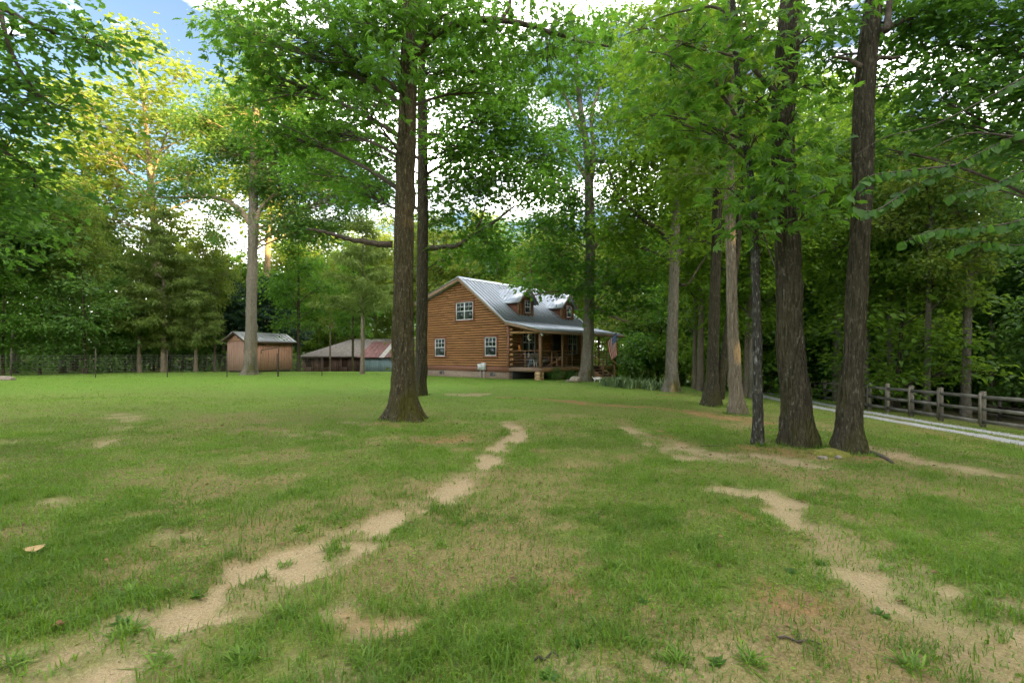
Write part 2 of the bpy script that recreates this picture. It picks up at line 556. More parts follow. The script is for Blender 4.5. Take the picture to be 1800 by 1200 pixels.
M['ground'] = ground_mat()
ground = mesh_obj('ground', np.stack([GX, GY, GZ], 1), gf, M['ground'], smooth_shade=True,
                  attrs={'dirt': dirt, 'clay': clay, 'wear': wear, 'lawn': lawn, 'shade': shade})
tag(ground, kind='structure')
ground['label'] = 'grassy yard with worn sandy tracks'

def ground_z(x, y):
    """height of the sheet itself, by bilinear lookup"""
    x = np.asarray(x, float); y = np.asarray(y, float)
    i = np.clip(np.searchsorted(gx, x) - 1, 0, nx - 2); j = np.clip(np.searchsorted(gy, y) - 1, 0, ny - 2)
    Z = GZ.reshape(ny, nx)
    u = (x - gx[i]) / (gx[i + 1] - gx[i]); w = (y - gy[j]) / (gy[j + 1] - gy[j])
    return (Z[j, i] * (1 - u) + Z[j, i + 1] * u) * (1 - w) + (Z[j + 1, i] * (1 - u) + Z[j + 1, i + 1] * u) * w

# ------------------------------------------------------------------ the driveway: two gravel wheel tracks
def gravel_mat():
    m, nt, bs, out = new_mat('gravel')
    v = coords(nt)
    n = noise_tex(nt, v, 40, 4, .7)
    n2 = noise_tex(nt, v, 2.0, 4, .6)
    c = ramp(nt, n, [(.3, (.17, .175, .18)), (.5, (.29, .30, .31)), (.72, (.44, .45, .46))])
    c = mix(nt, ramp(nt, n2, [(.45, (0, 0, 0)), (.7, (.6, .6, .6))]), c, (.30, .28, .23))
    nt.links.new(c, bs.inputs['Base Color'])
    bs.inputs['Roughness'].default_value = .9
    bump(nt, bs, n, .8, .03)
    return m
M['gravel'] = gravel_mat()
drive_c = spline([(14.0, -14), (14.05, 0), (14.15, 8), (14.3, 15), (14.9, 22), (16.2, 29), (18.0, 36), (19.5, 46), (20, 60)], 300)
tan_ = np.gradient(drive_c, axis=0); tan_ /= np.linalg.norm(tan_, axis=1)[:, None]
nrm_ = np.stack([tan_[:, 1], -tan_[:, 0]], 1)
dv, df = [], []
for lo, hi in ((-1.65, -.42), (.42, 1.65)):
    off = len(dv)
    cols = 9
    for i in range(300):
        for k in range(cols):
            e = k / (cols - 1)
            w = lo + (hi - lo) * e
            wob = .28 * (noise3(drive_c[i, 1] * 1.3, lo * 9, k * .0) - .5) + .16 * (noise3(drive_c[i, 1] * 5, lo * 7, 3.0) - .5)
            w = w + wob * (1 if k in (0, cols - 1) else 0)
            q = drive_c[i] + nrm_[i] * w
            edge = -.015 if k in (0, cols - 1) else .006 + .012 * math.sin(math.pi * e)
            dv.append((q[0], q[1], edge))
    for i in range(299):
        for k in range(cols - 1):
            a = off + i * cols + k
            df.append((a, a + 1, a + cols + 1, a + cols))
dv = np.array(dv)
dv[:, 2] += ground_z(dv[:, 0], dv[:, 1])
driveway = tag(mesh_obj('driveway', dv, np.array(df), M['gravel'], smooth_shade=True), 'pale grey gravel driveway of two wheel tracks', kind='structure')

def on_drive(x, y):
    i = np.clip(np.searchsorted(drive_c[:, 1], y), 0, 299)
    w = np.abs((x - drive_c[i, 0]) * nrm_[i, 0])
    return (w > .45) & (w < 1.6)

# loose stones on the tracks
ns = 5000
si = rng.integers(60, 260, ns)
sw = np.where(rng.random(ns) < .5, -1, 1) * rng.uniform(.4, 1.75, ns)
sp = drive_c[si] + nrm_[si] * sw[:, None] + rng.normal(0, .12, (ns, 2))
sr = rng.uniform(.010, .024, ns)
octv = np.array([[1, 0, 0], [0, 1, 0], [-1, 0, 0], [0, -1, 0], [0, 0, .8], [0, 0, -.8]])
octf = np.array([[0, 1, 4], [1, 2, 4], [2, 3, 4], [3, 0, 4], [1, 0, 5], [2, 1, 5], [3, 2, 5], [0, 3, 5]])
sv = octv[None] * sr[:, None, None] * rng.uniform(.6, 1.2, (ns, 6, 1))
sv[:, :, 0] += sp[:, None, 0]; sv[:, :, 1] += sp[:, None, 1]
sv[:, :, 2] += (ground_z(sp[:, 0], sp[:, 1]) + .016)[:, None]
sf = (octf[None] + (np.arange(ns) * 6)[:, None, None]).reshape(-1, 3)
M['stone_grey'] = plain('stone_grey', (.40, .41, .42), .85, var=.4, scale=30)
tag(mesh_obj('loose_gravel', sv.reshape(-1, 3), sf, M['stone_grey']), 'loose grey gravel scattered on the driveway tracks', kind='stuff')

# ------------------------------------------------------------------ the log house
M['log'] = plain('log', (.280, .134, .052), .62, var=.38, scale=3.0, stretch=(7, 1.0, 7), bumpy=.3, rand=.10)
M['log_x'] = plain('log_x', (.280, .134, .052), .62, var=.38, scale=3.0, stretch=(1.0, 7, 7), bumpy=.3, rand=.10)
M['log_end'] = plain('log_end', (.32, .18, .08), .7, var=.35, scale=9, rand=.2)
M['wall_dark'] = plain('wall_dark', (.035, .018, .009), .85)
M['trim_red'] = plain('trim_red', (.190, .082, .050), .7, var=.18, scale=5, rand=.08)
M['fascia'] = plain('fascia', (.26, .165, .105), .65, var=.15)
M['metal_roof'] = plain('metal_roof', (.40, .44, .49), .40, metal=.75, var=.06, scale=3, bumpy=.03, spec=.5)
M['metal_edge'] = plain('metal_edge', (.30, .33, .34), .4, metal=.6, var=.08)
M['soffit'] = plain('soffit', (.115, .070, .040), .8)
M['white_vinyl'] = plain('white_vinyl', (.60, .63, .64), .5, var=.05)
def glass_mat():
    m, nt, bs, out = new_mat('window_glass')
    n = noise_tex(nt, coords(nt), 1.2, 3)
    c = ramp(nt, n, [(.3, (.008, .014, .015)), (.7, (.030, .042, .044))])
    nt.links.new(c, bs.inputs['Base Color'])
    bs.inputs['Roughness'].default_value = .06
    bs.inputs['Specular IOR Level'].default_value = .4
    return m
M['glass'] = glass_mat()
def masonry(name, c1, c2, mortar, sx, sy):
    m, nt, bs, out = new_mat(name)
    tc = nt.nodes.new('ShaderNodeTexCoord')
    sep = nt.nodes.new('ShaderNodeSeparateXYZ'); nt.links.new(tc.outputs['Object'], sep.inputs[0])
    add = node(nt, 'ShaderNodeMath', operation='ADD'); nt.links.new(sep.outputs['X'], add.inputs[0]); nt.links.new(sep.outputs['Y'], add.inputs[1])
    cmb = nt.nodes.new('ShaderNodeCombineXYZ'); nt.links.new(add.outputs[0], cmb.inputs['X']); nt.links.new(sep.outputs['Z'], cmb.inputs['Y'])
    b = nt.nodes.new('ShaderNodeTexBrick'); nt.links.new(cmb.outputs[0], b.inputs['Vector'])
    b.inputs['Color1'].default_value = rgba(c1); b.inputs['Color2'].default_value = rgba(c2); b.inputs['Mortar'].default_value = rgba(mortar)
    b.inputs['Scale'].default_value = 1.0; b.inputs['Brick Width'].default_value = sx; b.inputs['Row Height'].default_value = sy; b.inputs['Mortar Size'].default_value = .008
    n = noise_tex(nt, tc.outputs['Object'], 8, 5)
    nt.links.new(mix(nt, .35, b.outputs['Color'], ramp(nt, n, [(.3, tuple(c * .6 for c in c1)), (.7, tuple(c * 1.4 for c in c2))])), bs.inputs['Base Color'])
    bs.inputs['Roughness'].default_value = .9
    bump(nt, bs, b.outputs['Fac'], -.4, .01)
    return m
M['foundation'] = masonry('foundation', (.17, .12, .085), (.23, .17, .12), (.30, .27, .22), .4, .1)
M['deck_wood'] = plain('deck_wood', (.230, .125, .060), .7, var=.3, scale=4, stretch=(2, 6, 6), rand=.15)
M['deck_grey'] = plain('deck_grey', (.21, .145, .10), .75, var=.3, scale=4, stretch=(2, 6, 6), rand=.1)
M['post_wood'] = plain('post_wood', (.20, .115, .060), .7, var=.25, scale=4, stretch=(6, 6, 1), rand=.12)
M['stone_tan'] = plain('stone_tan', (.42, .30, .16), .85, var=.35, scale=10, bumpy=.4, rand=.35)
M['black_metal'] = plain('black_metal', (.018, .018, .018), .5, var=.2)
M['steel'] = plain('steel', (.42, .42, .41), .4, metal=.7, var=.1)
M['grey_box'] = plain('grey_box', (.50, .52, .52), .5, var=.06)
M['pvc'] = plain('pvc', (.42, .43, .43), .5, var=.06)

ANG = math.atan2(.749, .663)
WID, LEN = 8.5, 8.7
base_z = float(gh(-.18, 30.0)) - .02
house = empty('log_house', (-.18, 30.0, base_z), 'brown log house with metal roof, two dormers and a railed porch', 'house', rotz=ANG)
SK = 0.80          # underside of the first log
ROOF_F = (3.50, 6.62)      # wall plane at the front wall, and at the ridge (underside of roof)
def zf(y): return 3.50 + (6.62 - 3.50) / 4.25 * y
def zr(y): return 6.62 - .286 * (y - 4.25)

MB().box(.0, LEN, .0, WID, -.3, .46).build('foundation', M['foundation'], house)
MB().prism([(0.02, .46), (WID - .02, .46), (WID - .02, zr(WID) - .05), (4.25, 6.56), (0.02, 3.44)], 'x', .02, LEN - .02).build('wall', M['wall_dark'], house)
MB().box(-.045, 0.0, 0, WID, .46, SK).build('skirt_board', M['trim_red'], house)
# logs of the gable wall, one object each (bulging profile, unit length along Y)
def log_mesh(axis, name, mat):
    prof = []
    for k in range(7):
        a = math.pi * (k / 6 - .5)
        prof.append((-.012 - .095 * math.cos(a), .082 + .070 * math.sin(a)))
    prof += [(0.02, .152), (0.02, .012)]
    if axis == 'y':
        return MB().prism([(p, q) for p, q in prof], 'y', 0, 1).mesh(name, mat)
    return MB().prism([(p, q) for p, q in prof], 'x', 0, 1).mesh(name, mat)
log_y = log_mesh('y', 'log', M['log'])
log_x = log_mesh('x', 'log', M['log_x'])
PITCH = .165
nlog = int((6.45 - SK) / PITCH)
for i in range(nlog):
    z = SK + i * PITCH
    y0 = 0.0 if z + .165 < zf(0) else (z + .165 - zf(0)) * 4.25 / 3.12
    y1 = min(WID, 4.25 + (6.62 - z - .165) / .286)
    if y1 - y0 < .15: continue
    # a butt joint somewhere along the course
    j = y0 + (y1 - y0) * rng.uniform(.25, .75)
    for a, b in ((y0, j), (j + .008, y1)):
        link('log', log_y, house, (rng.normal(0, .004), a, z), scale=(1, b - a, 1))
for i in range(int((3.42 - SK) / PITCH)):
    z = SK + i * PITCH
    link('log', log_x, house, (0, 0, z), scale=(LEN, 1, 1))
MB().box(-.10, -.02, -.10, .10, SK, 3.5).build('corner_board', M['trim_red'], house)
end_me = MB().tube([(0, 0, 0), (0, -.34, 0)], [.088, .088], 10).mesh('log_end', M['log_end'])
for i in range(9):
    link('log_end', end_me, house, (.03, 0.02, SK + .12 + i * .31), scale=(1, rng.uniform(.8, 1.05), 1))

def window(parent, face, u, z, w, h, cols=3, double=False, plane=0.0, casing=.11, low_rows=1):
    """face '-x': set in a wall facing -X, u runs along Y; face '-y': wall facing -Y, u along X"""
    def bx(mb, u0, u1, z0, z1, t0, t1):
        if face == '-x': mb.box(plane - t1, plane - t0, u0, u1, z0, z1)
        else: mb.box(u0, u1, plane - t1, plane - t0, z0, z1)
    c = MB()
    bx(c, u - casing, u + w + casing, z + h, z + h + casing, -.02, .165)
    bx(c, u - casing - .03, u + w + casing + .03, z - casing, z, -.02, .185)
    bx(c, u - casing, u, z, z + h, -.02, .16)
    bx(c, u + w, u + w + casing, z, z + h, -.02, .16)
    win = c.build('window', M['trim_red'], parent)
    cells = [(u, u + w)] if not double else [(u, u + w / 2 - .002), (u + w / 2 + .002, u + w)]
    for (a, b) in cells:
        s = MB(); e = .05
        bx(s, a, b, z + h - e, z + h, .0, .147); bx(s, a, b, z, z + e, .0, .150)
        bx(s, a, a + e, z + e, z + h - e, .0, .146); bx(s, b - e, b, z + e, z + h - e, .0, .146)
        bx(s, a + e, b - e, z + h * .5 - .025, z + h * .5 + .025, .0, .144)
        s.build('sash', M['white_vinyl'], win)
        g = MB()
        bx(g, a + e, b - e, z + e, z + h * .5 - .025, .0, .128); bx(g, a + e, b - e, z + h * .5 + .025, z + h - e, .0, .132)
        g.build('pane', M['glass'], win)
        mu = MB()
        for k in range(1, cols):
            c0 = a + e + (b - a - 2 * e) * k / cols
            bx(mu, c0 - .011, c0 + .011, z + h * .5 + .025, z + h - e, .120, .141)
        bx(mu, a + e, b - e, z + h * .75 - .011, z + h * .75 + .011, .120, .139)
        mu.build('muntin', M['white_vinyl'], win)
    return win

def gable_u(px):
    t = (px - 900) / F
    return (t * 30.0 + .18) / (-.749 - t * .663)
# lower right, lower left and the double window upstairs
for (x0, x1, y0, y1, dbl, cols) in ((855, 875.0, 592.5, 625.2, False, 3), (767.5, 784.5, 595.5, 625.8, False, 3), (804.5, 834.0, 531.5, 562.5, True, 2)):
    ua, ub = sorted((gable_u(x0), gable_u(x1)))
    dd = 30 + .663 * (ua + ub) / 2
    zt, zb = EYE + (HOR - y0) / F * dd - base_z, EYE + (HOR - y1) / F * dd - base_z
    window(house, '-x', ua, zb, ub - ua, zt - zb, cols, dbl)
# vents and meter boxes at the foot of the gable wall
for px in (776.5, 866):
    u = gable_u(px)
    v = MB().box(-.02, .0, u - .22, u + .22, .18, .38).build('foundation_vent', M['black_metal'], house)
    s = MB()
    for k in range(5): s.box(-.028, -.018, u - .21, u + .21, .195 + k * .037, .205 + k * .037)
    s.build('louvre', M['steel'], v)
for px, w, h in ((846, .32, .40), (852.5, .34, .46)):
    u = gable_u(px)
    b = MB().box(-.20, -.05, u - w / 2, u + w / 2, .55, .55 + h).build('meter_box', M['grey_box'], house)
    MB().box(-.215, -.20, u - w / 2 + .02, u + w / 2 - .02, .57, .53 + h).build('cover', M['grey_box'], b)
    MB().tube([(-.10, u, .55), (-.10, u, -.1)], [.025, .025], 8).build('conduit', M['pvc'], b)

# windows and door under the porch
window(house, '-y', 1.15, 1.55, 1.25, 1.55, 2, True)
window(house, '-y', 6.15, 1.55, 1.15, 1.5, 2, True)
door = MB().box(4.35, 5.35, -.11, -.02, .79, 2.95).build('door', M['wall_dark'], house)
MB().box(4.45, 5.25, -.125, -.11, 1.75, 2.75).build('pane', M['glass'], door)
MB().tube([(4.47, -.17, 1.7), (4.47, -.11, 1.7)], [.03, .03], 8).build('handle', M['steel'], door)

# roof: separate standing-seam panels on the front slope and on the porch slope
PW = .36
def panel_mesh(p_low, p_high, name):
    (y0, z0), (y1, z1) = p_low, p_high
    d = np.array([y1 - y0, z1 - z0]); L = np.linalg.norm(d); d /= L
    n = np.array([-d[1], d[0]])
    def q(a, h): return (y0 + d[0] * a + n[0] * h, z0 + d[1] * a + n[1] * h)
    mb = MB()
    mb.prism([q(0, 0), q(L, 0), q(L, .022), q(0, .022)], 'x', 0, PW - .002)
    mb.prism([q(0, .022), q(L, .022), q(L, .080), q(0, .080)], 'x', 0, .045)
    mb.prism([q(0, .022), q(L, .022), q(L, .030), q(0, .030)], 'x', PW * .5, PW * .5 + .02)
    return mb.mesh(name, M['metal_roof'])
X0, X1 = -.36, 9.2
npan = int(round((X1 - X0) / PW))
main_p = panel_mesh((-.02, 3.57), (4.25, 6.72), 'roof_panel')
porch_p = panel_mesh((-2.92, 2.92), (-.03, 3.555), 'roof_panel')
roof = MB().prism([(0, 3.50), (4.25, 6.62), (4.25, 6.70), (0, 3.565)], 'x', X0 + .03, X1 - .03).build('roof', M['soffit'], house)
for i in range(npan):
    link('roof_panel', main_p, roof, (X0 + i * PW, 0, 0))
    link('roof_panel', porch_p, roof, (X0 + i * PW, 0, 0))
MB().prism([(4.25, 6.62), (9.0, zr(9.0)), (9.0, zr(9.0) + .09), (4.25, 6.72)], 'x', X0, X1).build('rear_slope', M['metal_roof'], roof)
MB().prism([(-2.88, 2.86), (0, 3.49), (0, 3.55), (-2.88, 2.92)], 'x', X0 + .03, X1 - .03).build('porch_roof', M['soffit'], roof)
MB().prism([(4.05, 6.66), (4.25, 6.82), (4.50, 6.71), (4.50, 6.67), (4.25, 6.76), (4.05, 6.60)], 'x', X0 - .02, X1 + .02).build('ridge_cap', M['metal_roof'], roof)
for x, s in ((X0, -1), (X1, 1)):
    a, b = (x - .035, x) if s < 0 else (x, x + .035)
    MB().prism([(-.03, 3.37), (4.25, 6.50), (4.25, 6.72), (-.03, 3.56)], 'x', a, b).build('rake_board', M['fascia'], roof)
    MB().prism([(4.25, 6.50), (9.0, zr(9.0) - .14), (9.0, zr(9.0) + .08), (4.25, 6.72)], 'x', a, b).build('rake_board', M['fascia'], roof)
    MB().prism([(-2.92, 2.76), (-.032, 3.38), (-.032, 3.55), (-2.92, 2.92)], 'x', a, b).build('rake_board', M['fascia'], roof)
    MB().prism([(-2.94, 2.915), (-.03, 3.552), (4.25, 6.712), (9.0, zr(9.0) + .08), (9.0, zr(9.0) + .13), (4.25, 6.80), (-.03, 3.62), (-2.94, 2.975)], 'x', a - .025, b + .025).build('rake_trim', M['metal_edge'], roof)
MB().box(X0, X1, -2.955, -2.92, 2.76, 2.925).build('eave_fascia', M['fascia'], roof)
# sloping soffit strip along the gable overhang
MB().prism([(0, 3.42), (4.25, 6.54), (4.25, 6.58), (0, 3.46)], 'x', X0, -.09).build('soffit', M['soffit'], roof)

# dormers
def dormer(xc):
    hw = .72; yb = .72
    zs = zf(yb) + .12; ze = 5.25; zp = 6.02
    dm = MB().prism([(xc - hw, zs - .25), (xc + hw, zs - .25), (xc + hw, ze), (xc, zp - .06), (xc - hw, ze)], 'y', yb, 3.2).build('dormer', M['trim_red'], house)
    s = MB()
    for sd in (-1, 1):
        k = 0
        z = zs - .15
        while z < ze - .02:
            y_roof = (z - 3.55) * 4.25 / 3.12 + .04
            z1 = min(z + .15, ze)
            x0, x1 = xc + sd * (hw + .001), xc + sd * (hw + .03)
            xa, xb = min(x0, x1), max(x0, x1)
            xt = xc + sd * (hw + .008)
            poly = [(x0, z), (x1, z), (xt, z1), (x0, z1)]
            s.prism(poly if sd > 0 else poly[::-1], 'y', yb + .10, min(3.0, max(yb + .2, y_roof + .3)))
            z += .15
    s.build('side_siding', M['trim_red'], dm)
    for sd in (-1, 1):
        MB().box(xc + sd * hw - .055, xc + sd * hw + .055, yb - .03, yb + .10, zs - .08, ze).build('corner_trim', M['deck_wood'], dm)
    for k in range(int((ze - zs) / .165)):
        for a, b in ((-hw + .056, -.36), (.36, hw - .056)):
            l = link('log', log_x, dm, (xc + a, yb, zs - .02 + k * .165), scale=(b - a, .5, 1))
    window(dm, '-y', xc - .29, zs + .16, .58, ze - zs - .26, 2, False, plane=yb, casing=.07)
    ov = .26; sl = (zp - ze) / hw
    for sd in (-1, 1):
        r = MB().prism([(xc, zp), (xc + sd * (hw + ov), zp - sl * (hw + ov)), (xc + sd * (hw + ov), zp - sl * (hw + ov) + .07), (xc, zp + .07)][::sd], 'y', yb - .28, 3.6).build('dormer_roof', M['metal_roof'], dm)
        rb = MB()
        yy = yb - .28
        while yy < 3.6:
            rb.prism([(xc + sd * .02, zp + .06 - sl * .02), (xc + sd * (hw + ov), zp - sl * (hw + ov) + .07), (xc + sd * (hw + ov), zp - sl * (hw + ov) + .105), (xc + sd * .02, zp + .10 - sl * .02)][::sd], 'y', yy, yy + .03)
            yy += .34
        rb.build('seam', M['metal_roof'], r)
        MB().prism([(xc + sd * .001, zp - .10), (xc + sd * (hw + ov), zp - sl * (hw + ov) - .09), (xc + sd * (hw + ov), zp - sl * (hw + ov) + .06), (xc + sd * .001, zp + .06)][::sd], 'y', yb - .31, yb - .282).build('rake_board', M['fascia'], r)
        MB().box(min(xc + sd * (hw + ov - .01), xc + sd * (hw + ov + .02)), max(xc + sd * (hw + ov - .01), xc + sd * (hw + ov + .02)), yb - .28, 2.6, zp - sl * (hw + ov) - .06, zp - sl * (hw + ov) + .055).build('eave_trim', M['metal_edge'], r)
    return dm
dormer(2.5)
dormer(7.3)

# porch: deck, posts, rails, steps, piers
DK = .77
porch = MB().box(0.02, LEN, -2.5, -.12, DK - .12, DK - .035).build('porch_deck', M['deck_grey'], house)
nb = 62
bm_ = MB().box(0, LEN / nb - .006, -2.52, -.10, DK - .033, DK).mesh('deck_board', M['deck_grey'])
for i in range(nb):
    link('deck_board', bm_, porch, (0.02 + i * LEN / nb, 0, 0))
MB().box(0.0, LEN + .02, -2.56, -2.525, DK - .26, DK - .03).build('band_board', M['deck_wood'], porch)
MB().box(-.035, .0, -2.56, -.02, DK - .26, DK - .03).build('band_board', M['deck_grey'], porch)
MB().box(LEN + .02, LEN + .055, -2.56, -.02, DK - .26, DK - .03).build('band_board', M['deck_grey'], porch)
PX = [0.09, 2.26, 4.42, 6.53, 8.62]
for i, x in enumerate(PX):
    w = .085 if i in (0, 4) else .06
    MB().box(x - w, x + w, -2.5, -2.5 + 2 * w, DK, 2.80).build('porch_post', M['post_wood'], porch)
    # stacked-stone pier
    pier = MB().box(x - .17, x + .17, -2.47, -2.13, -.25, DK - .262).build('pier', M['stone_tan'], porch)
    for s_, (sx, sy, ex, ey) in enumerate(((-.2, -2.50, .2, -2.47), (-.205, -2.47, -.17, -2.13))):
        z = -.2
        while z < DK - .34:
            hgt = rng.uniform(.10, .16)
            cut = rng.uniform(.35, .65)
            z1 = min(z + hgt, DK - .265)
            for a, b in ((0, cut), (cut, 1)):
                o = rng.uniform(0, .03)
                if s_ == 0:
                    MB().box(x + sx + (ex - sx) * a + .006, x + sx + (ex - sx) * b - .006, sy - o, ey, z, z1 - .012).build('stone', M['stone_tan'], pier)
                else:
                    MB().box(x + sx - o, x + ex, sy + (ey - sy) * a + .006, sy + (ey - sy) * b - .006, z, z1 - .012).build('stone', M['stone_tan'], pier)
            z = z1
MB().box(.0, LEN, -2.50, -2.36, 2.80, 2.885).build('front_beam', M['wall_dark'], porch)
MB().tube([(.0, -2.42, 2.86), (.0, -.02, 2.90)], [.075, .075], 10).build('side_beam', M['log_end'], porch)
RT = DK + 1.0
def rail(p, q, n_mid, gap=None):
    p, q = np.array(p), np.array(q)
    r = MB().bar((*p, RT), (*q, RT), .09, .04).build('top_rail', M['deck_wood'], porch)
    for k in range(n_mid):
        c = p + (q - p) * (k + 1) / (n_mid + 1)
        MB().box(c[0] - .026, c[0] + .026, c[1] - .026, c[1] + .026, DK, RT - .02).build('baluster', M['post_wood'], r)
    for k in range(5):
        z = DK + .12 + k * .17
        MB().tube([(*p, z), (*q, z)], [.006, .006], 5).build('cable', M['steel'], r)
rail((.09, -.12), (.09, -2.34), 1)
for i in range(4):
    if i == 2: continue
    rail((PX[i] + .09, -2.43), (PX[i + 1] - .09, -2.43), 1)
rail((4.52, -2.43), (5.0, -2.43), 0)
rail((8.62, -.12), (8.62, -2.34), 2)
MB().box(4.98, 5.07, -2.48, -2.39, DK, RT + .03).build('baluster', M['post_wood'], porch)
steps = MB().prism([(-2.57, DK - .03), (-2.57, -.1), (-3.75, -.1), (-3.75, .04)], 'x', 5.02, 5.08).build('steps', M['deck_wood'], porch)
MB().prism([(-2.57, DK - .03), (-2.57, -.1), (-3.75, -.1), (-3.75, .04)], 'x', 6.42, 6.48).build('stringer', M['deck_wood'], steps)
for k in range(4):
    z = DK - .19 - k * .17
    MB().box(5.0, 6.5, -2.86 - k * .29, -2.56 - k * .29, z - .035, z).build('tread', M['deck_wood'], steps)
    MB().box(5.085, 6.415, -2.585 - k * .29, -2.565 - k * .29, z + .001, z + .13).build('riser', M['wall_dark'], steps)
for x in (5.02, 6.48):
    MB().bar((x, -2.46, RT - .05), (x, -3.85, .95), .06, .05).build('handrail', M['log_end'], steps)
    MB().box(x - .04, x + .04, -3.72, -3.64, -.05, 1.04).build('newel_post', M['post_wood'], steps)
MB().box(.02, LEN, -.3, -.26, -.2, DK - .13).build('crawl_skirt', M['black_metal'], porch)

def local(x, y, z):
    """house coordinates to world"""
    c, s = math.cos(ANG), math.sin(ANG)
    return (house.location[0] + x * c - y * s, house.location[1] + x * s + y * c, house.location[2] + z)

# white corner spotlight under the eave
sl_ = empty('floodlight', local(-.05, -2.56, 2.76), 'small white flood light at the porch corner under the eave', 'light', rotz=ANG)
MB().tube([(0, 0, 0), (0, 0, .1)], [.05, .05], 10).build('bracket', M['white_vinyl'], sl_)
hd = MB(); hd.tube([(0, .02, -.02), (0, -.06, -.06), (-.02, -.13, -.09)], [.03, .06, .075], 12); hd.build('lamp_head', M['white_vinyl'], sl_)

# ------------------------------------------------------------------ flag on the porch post
def flag_mat(name, col):
    return plain(name, col, .8, var=.08, scale=12, bumpy=.05)
M['flag_red'] = flag_mat('flag_red', (.62, .025, .045))
M['flag_white'] = flag_mat('flag_white', (.85, .84, .82))
M['flag_blue'] = flag_mat('flag_blue', (.030, .065, .24))
fl = empty('flag', local(6.53, -2.52, 1.92), 'stars and stripes flag hanging from a pole on the porch post', 'flag', rotz=ANG)
tip = np.array([.35, -1.15, 1.18])
MB().tube([(0, 0.02, 0), tuple(tip)], [.014, .012], 8).build('pole', M['black_metal'], fl)
MB().tube([(0, .03, -.06), (0, -.03, .05)], [.03, .03], 8).build('socket', M['steel'], fl)
p_hi, p_lo = tip * .99, tip * .40
fdir = p_lo - p_hi                      # hoist runs along the pole
hoist = .95; fly = 1.42
NU, NV = 13, 28                         # stripes across the hoist, columns down the fly
def flag_pt(u, v):
    """u 0..1 along the pole from the tip (canton side), v 0..1 down the hanging fly"""
    sag = v * fly
    gather = 1 - .42 * v
    b = p_hi + fdir * (.02 + .96 * ((u - .55) * gather + .55))
    wv = .07 * math.sin(u * 9 + v * 3.5) * v + .04 * math.sin(u * 17 + v * 2) * v
    sd = np.array([1, .25, 0])
    return b + np.array([0, -.05 * v, -sag * (1 - .06 * u)]) + sd * wv + np.array([.06, -.12, 0]) * v * v
def cloth(name, u0, u1, v0, v1, mat, off=0.0):
    nu, nv = 4, max(2, int((v1 - v0) * 24))
    v = []; f = []
    for a in range(nu + 1):
        for b in range(nv + 1):
            u_, v_ = u0 + (u1 - u0) * a / nu, v0 + (v1 - v0) * b / nv
            p = flag_pt(u_, v_)
            v.append(p + np.array([-.35, -.9, .1]) * off)
    for a in range(nu):
        for b in range(nv):
            i = a * (nv + 1) + b
            f.append((i, i + 1, i + nv + 2, i + nv + 1))
    return mesh_obj(name, np.array(v), f, mat, fl, smooth_shade=True)
for k in range(13):
    u0, u1 = k / 13, (k + 1) / 13
    cloth('stripe', u0, u1, 0 if k >= 7 else .40, 1, M['flag_red'] if k % 2 == 0 else M['flag_white'])
canton = cloth('canton', 0, 7 / 13, 0, .40, M['flag_blue'])
star_v = []
for r_ in range(9):
    for c_ in range(6 if r_ % 2 == 0 else 5):
        u_ = (r_ + 1) / 10 * 7 / 13; v_ = (c_ + (.5 if r_ % 2 == 0 else 1)) / 6 * .40
        p0 = flag_pt(u_, v_)
        for side in (-1, 1):
            pu, pv = (flag_pt(u_ + .01, v_) - p0), (flag_pt(u_, v_ + .01) - p0)
            pu /= np.linalg.norm(pu); pv /= np.linalg.norm(pv)
            n_ = np.cross(pu, pv); n_ /= np.linalg.norm(n_)
            ring = []
            for q in range(10):
                rr = .026 if q % 2 == 0 else .011
                a = q * math.pi / 5
                ring.append(p0 + n_ * side * .004 + (pu * math.sin(a) + pv * math.cos(a)) * rr)
            star_v.append(ring)
sv_ = np.array(star_v).reshape(-1, 3)
mesh_obj('star', sv_, [tuple(range(i * 10, i * 10 + 10)) for i in range(len(star_v))], M['flag_white'], fl)['kind'] = 'stuff'

# ------------------------------------------------------------------ things on the porch
M['wicker'] = plain('wicker', (.050, .036, .026), .75, var=.3, scale=40, bumpy=.5)
M['cushion'] = plain('cushion', (.30, .26, .22), .9, var=.12, scale=30)
M['chair_wood'] = plain('chair_wood', (.27, .150, .065), .7, var=.25, scale=5, stretch=(6, 6, 1), rand=.1)
M['pillow'] = plain('pillow', (.62, .55, .42), .9, var=.1, scale=20)
M['teal_metal'] = plain('teal_metal', (.20, .36, .40), .4, metal=.3, var=.15)
M['white_paint'] = plain('white_paint', (.72, .72, .70), .5, var=.06)
M['amber'] = plain('amber', (.55, .22, .04), .5, var=.2)
def rbox(mb, x0, x1, y0, y1, z0, z1, r=.05):
    """a cushion-like rounded block"""
    n = 8
    pts = []
    for k, (zz, ins) in enumerate(((z0, r * .8), (z0 + r * .5, .0), (z1 - r * .5, 0), (z1, r * .8))):
        for i in range(n * 4):
            a = 2 * math.pi * i / (n * 4)
            cx, cy = (x0 + x1) / 2, (y0 + y1) / 2
            hx, hy = (x1 - x0) / 2 - ins, (y1 - y0) / 2 - ins
            ca, sa = math.cos(a), math.sin(a)
            e = .35
            pts.append((cx + hx * math.copysign(abs(ca) ** e, ca), cy + hy * math.copysign(abs(sa) ** e, sa), zz))
    f = []
    m = n * 4
    for k in range(3):
        for i in range(m):
            f.append((k * m + i, k * m + (i + 1) % m, (k + 1) * m + (i + 1) % m, (k + 1) * m + i))
    f.append(tuple(range(m))[::-1]); f.append(tuple(range(3 * m, 4 * m)))
    mb.add(pts, f)
    return mb
sofa = empty('wicker_sofa', local(1.15, -.75, DK), 'dark wicker sofa with beige cushions behind the porch rail', 'sofa', rotz=ANG)
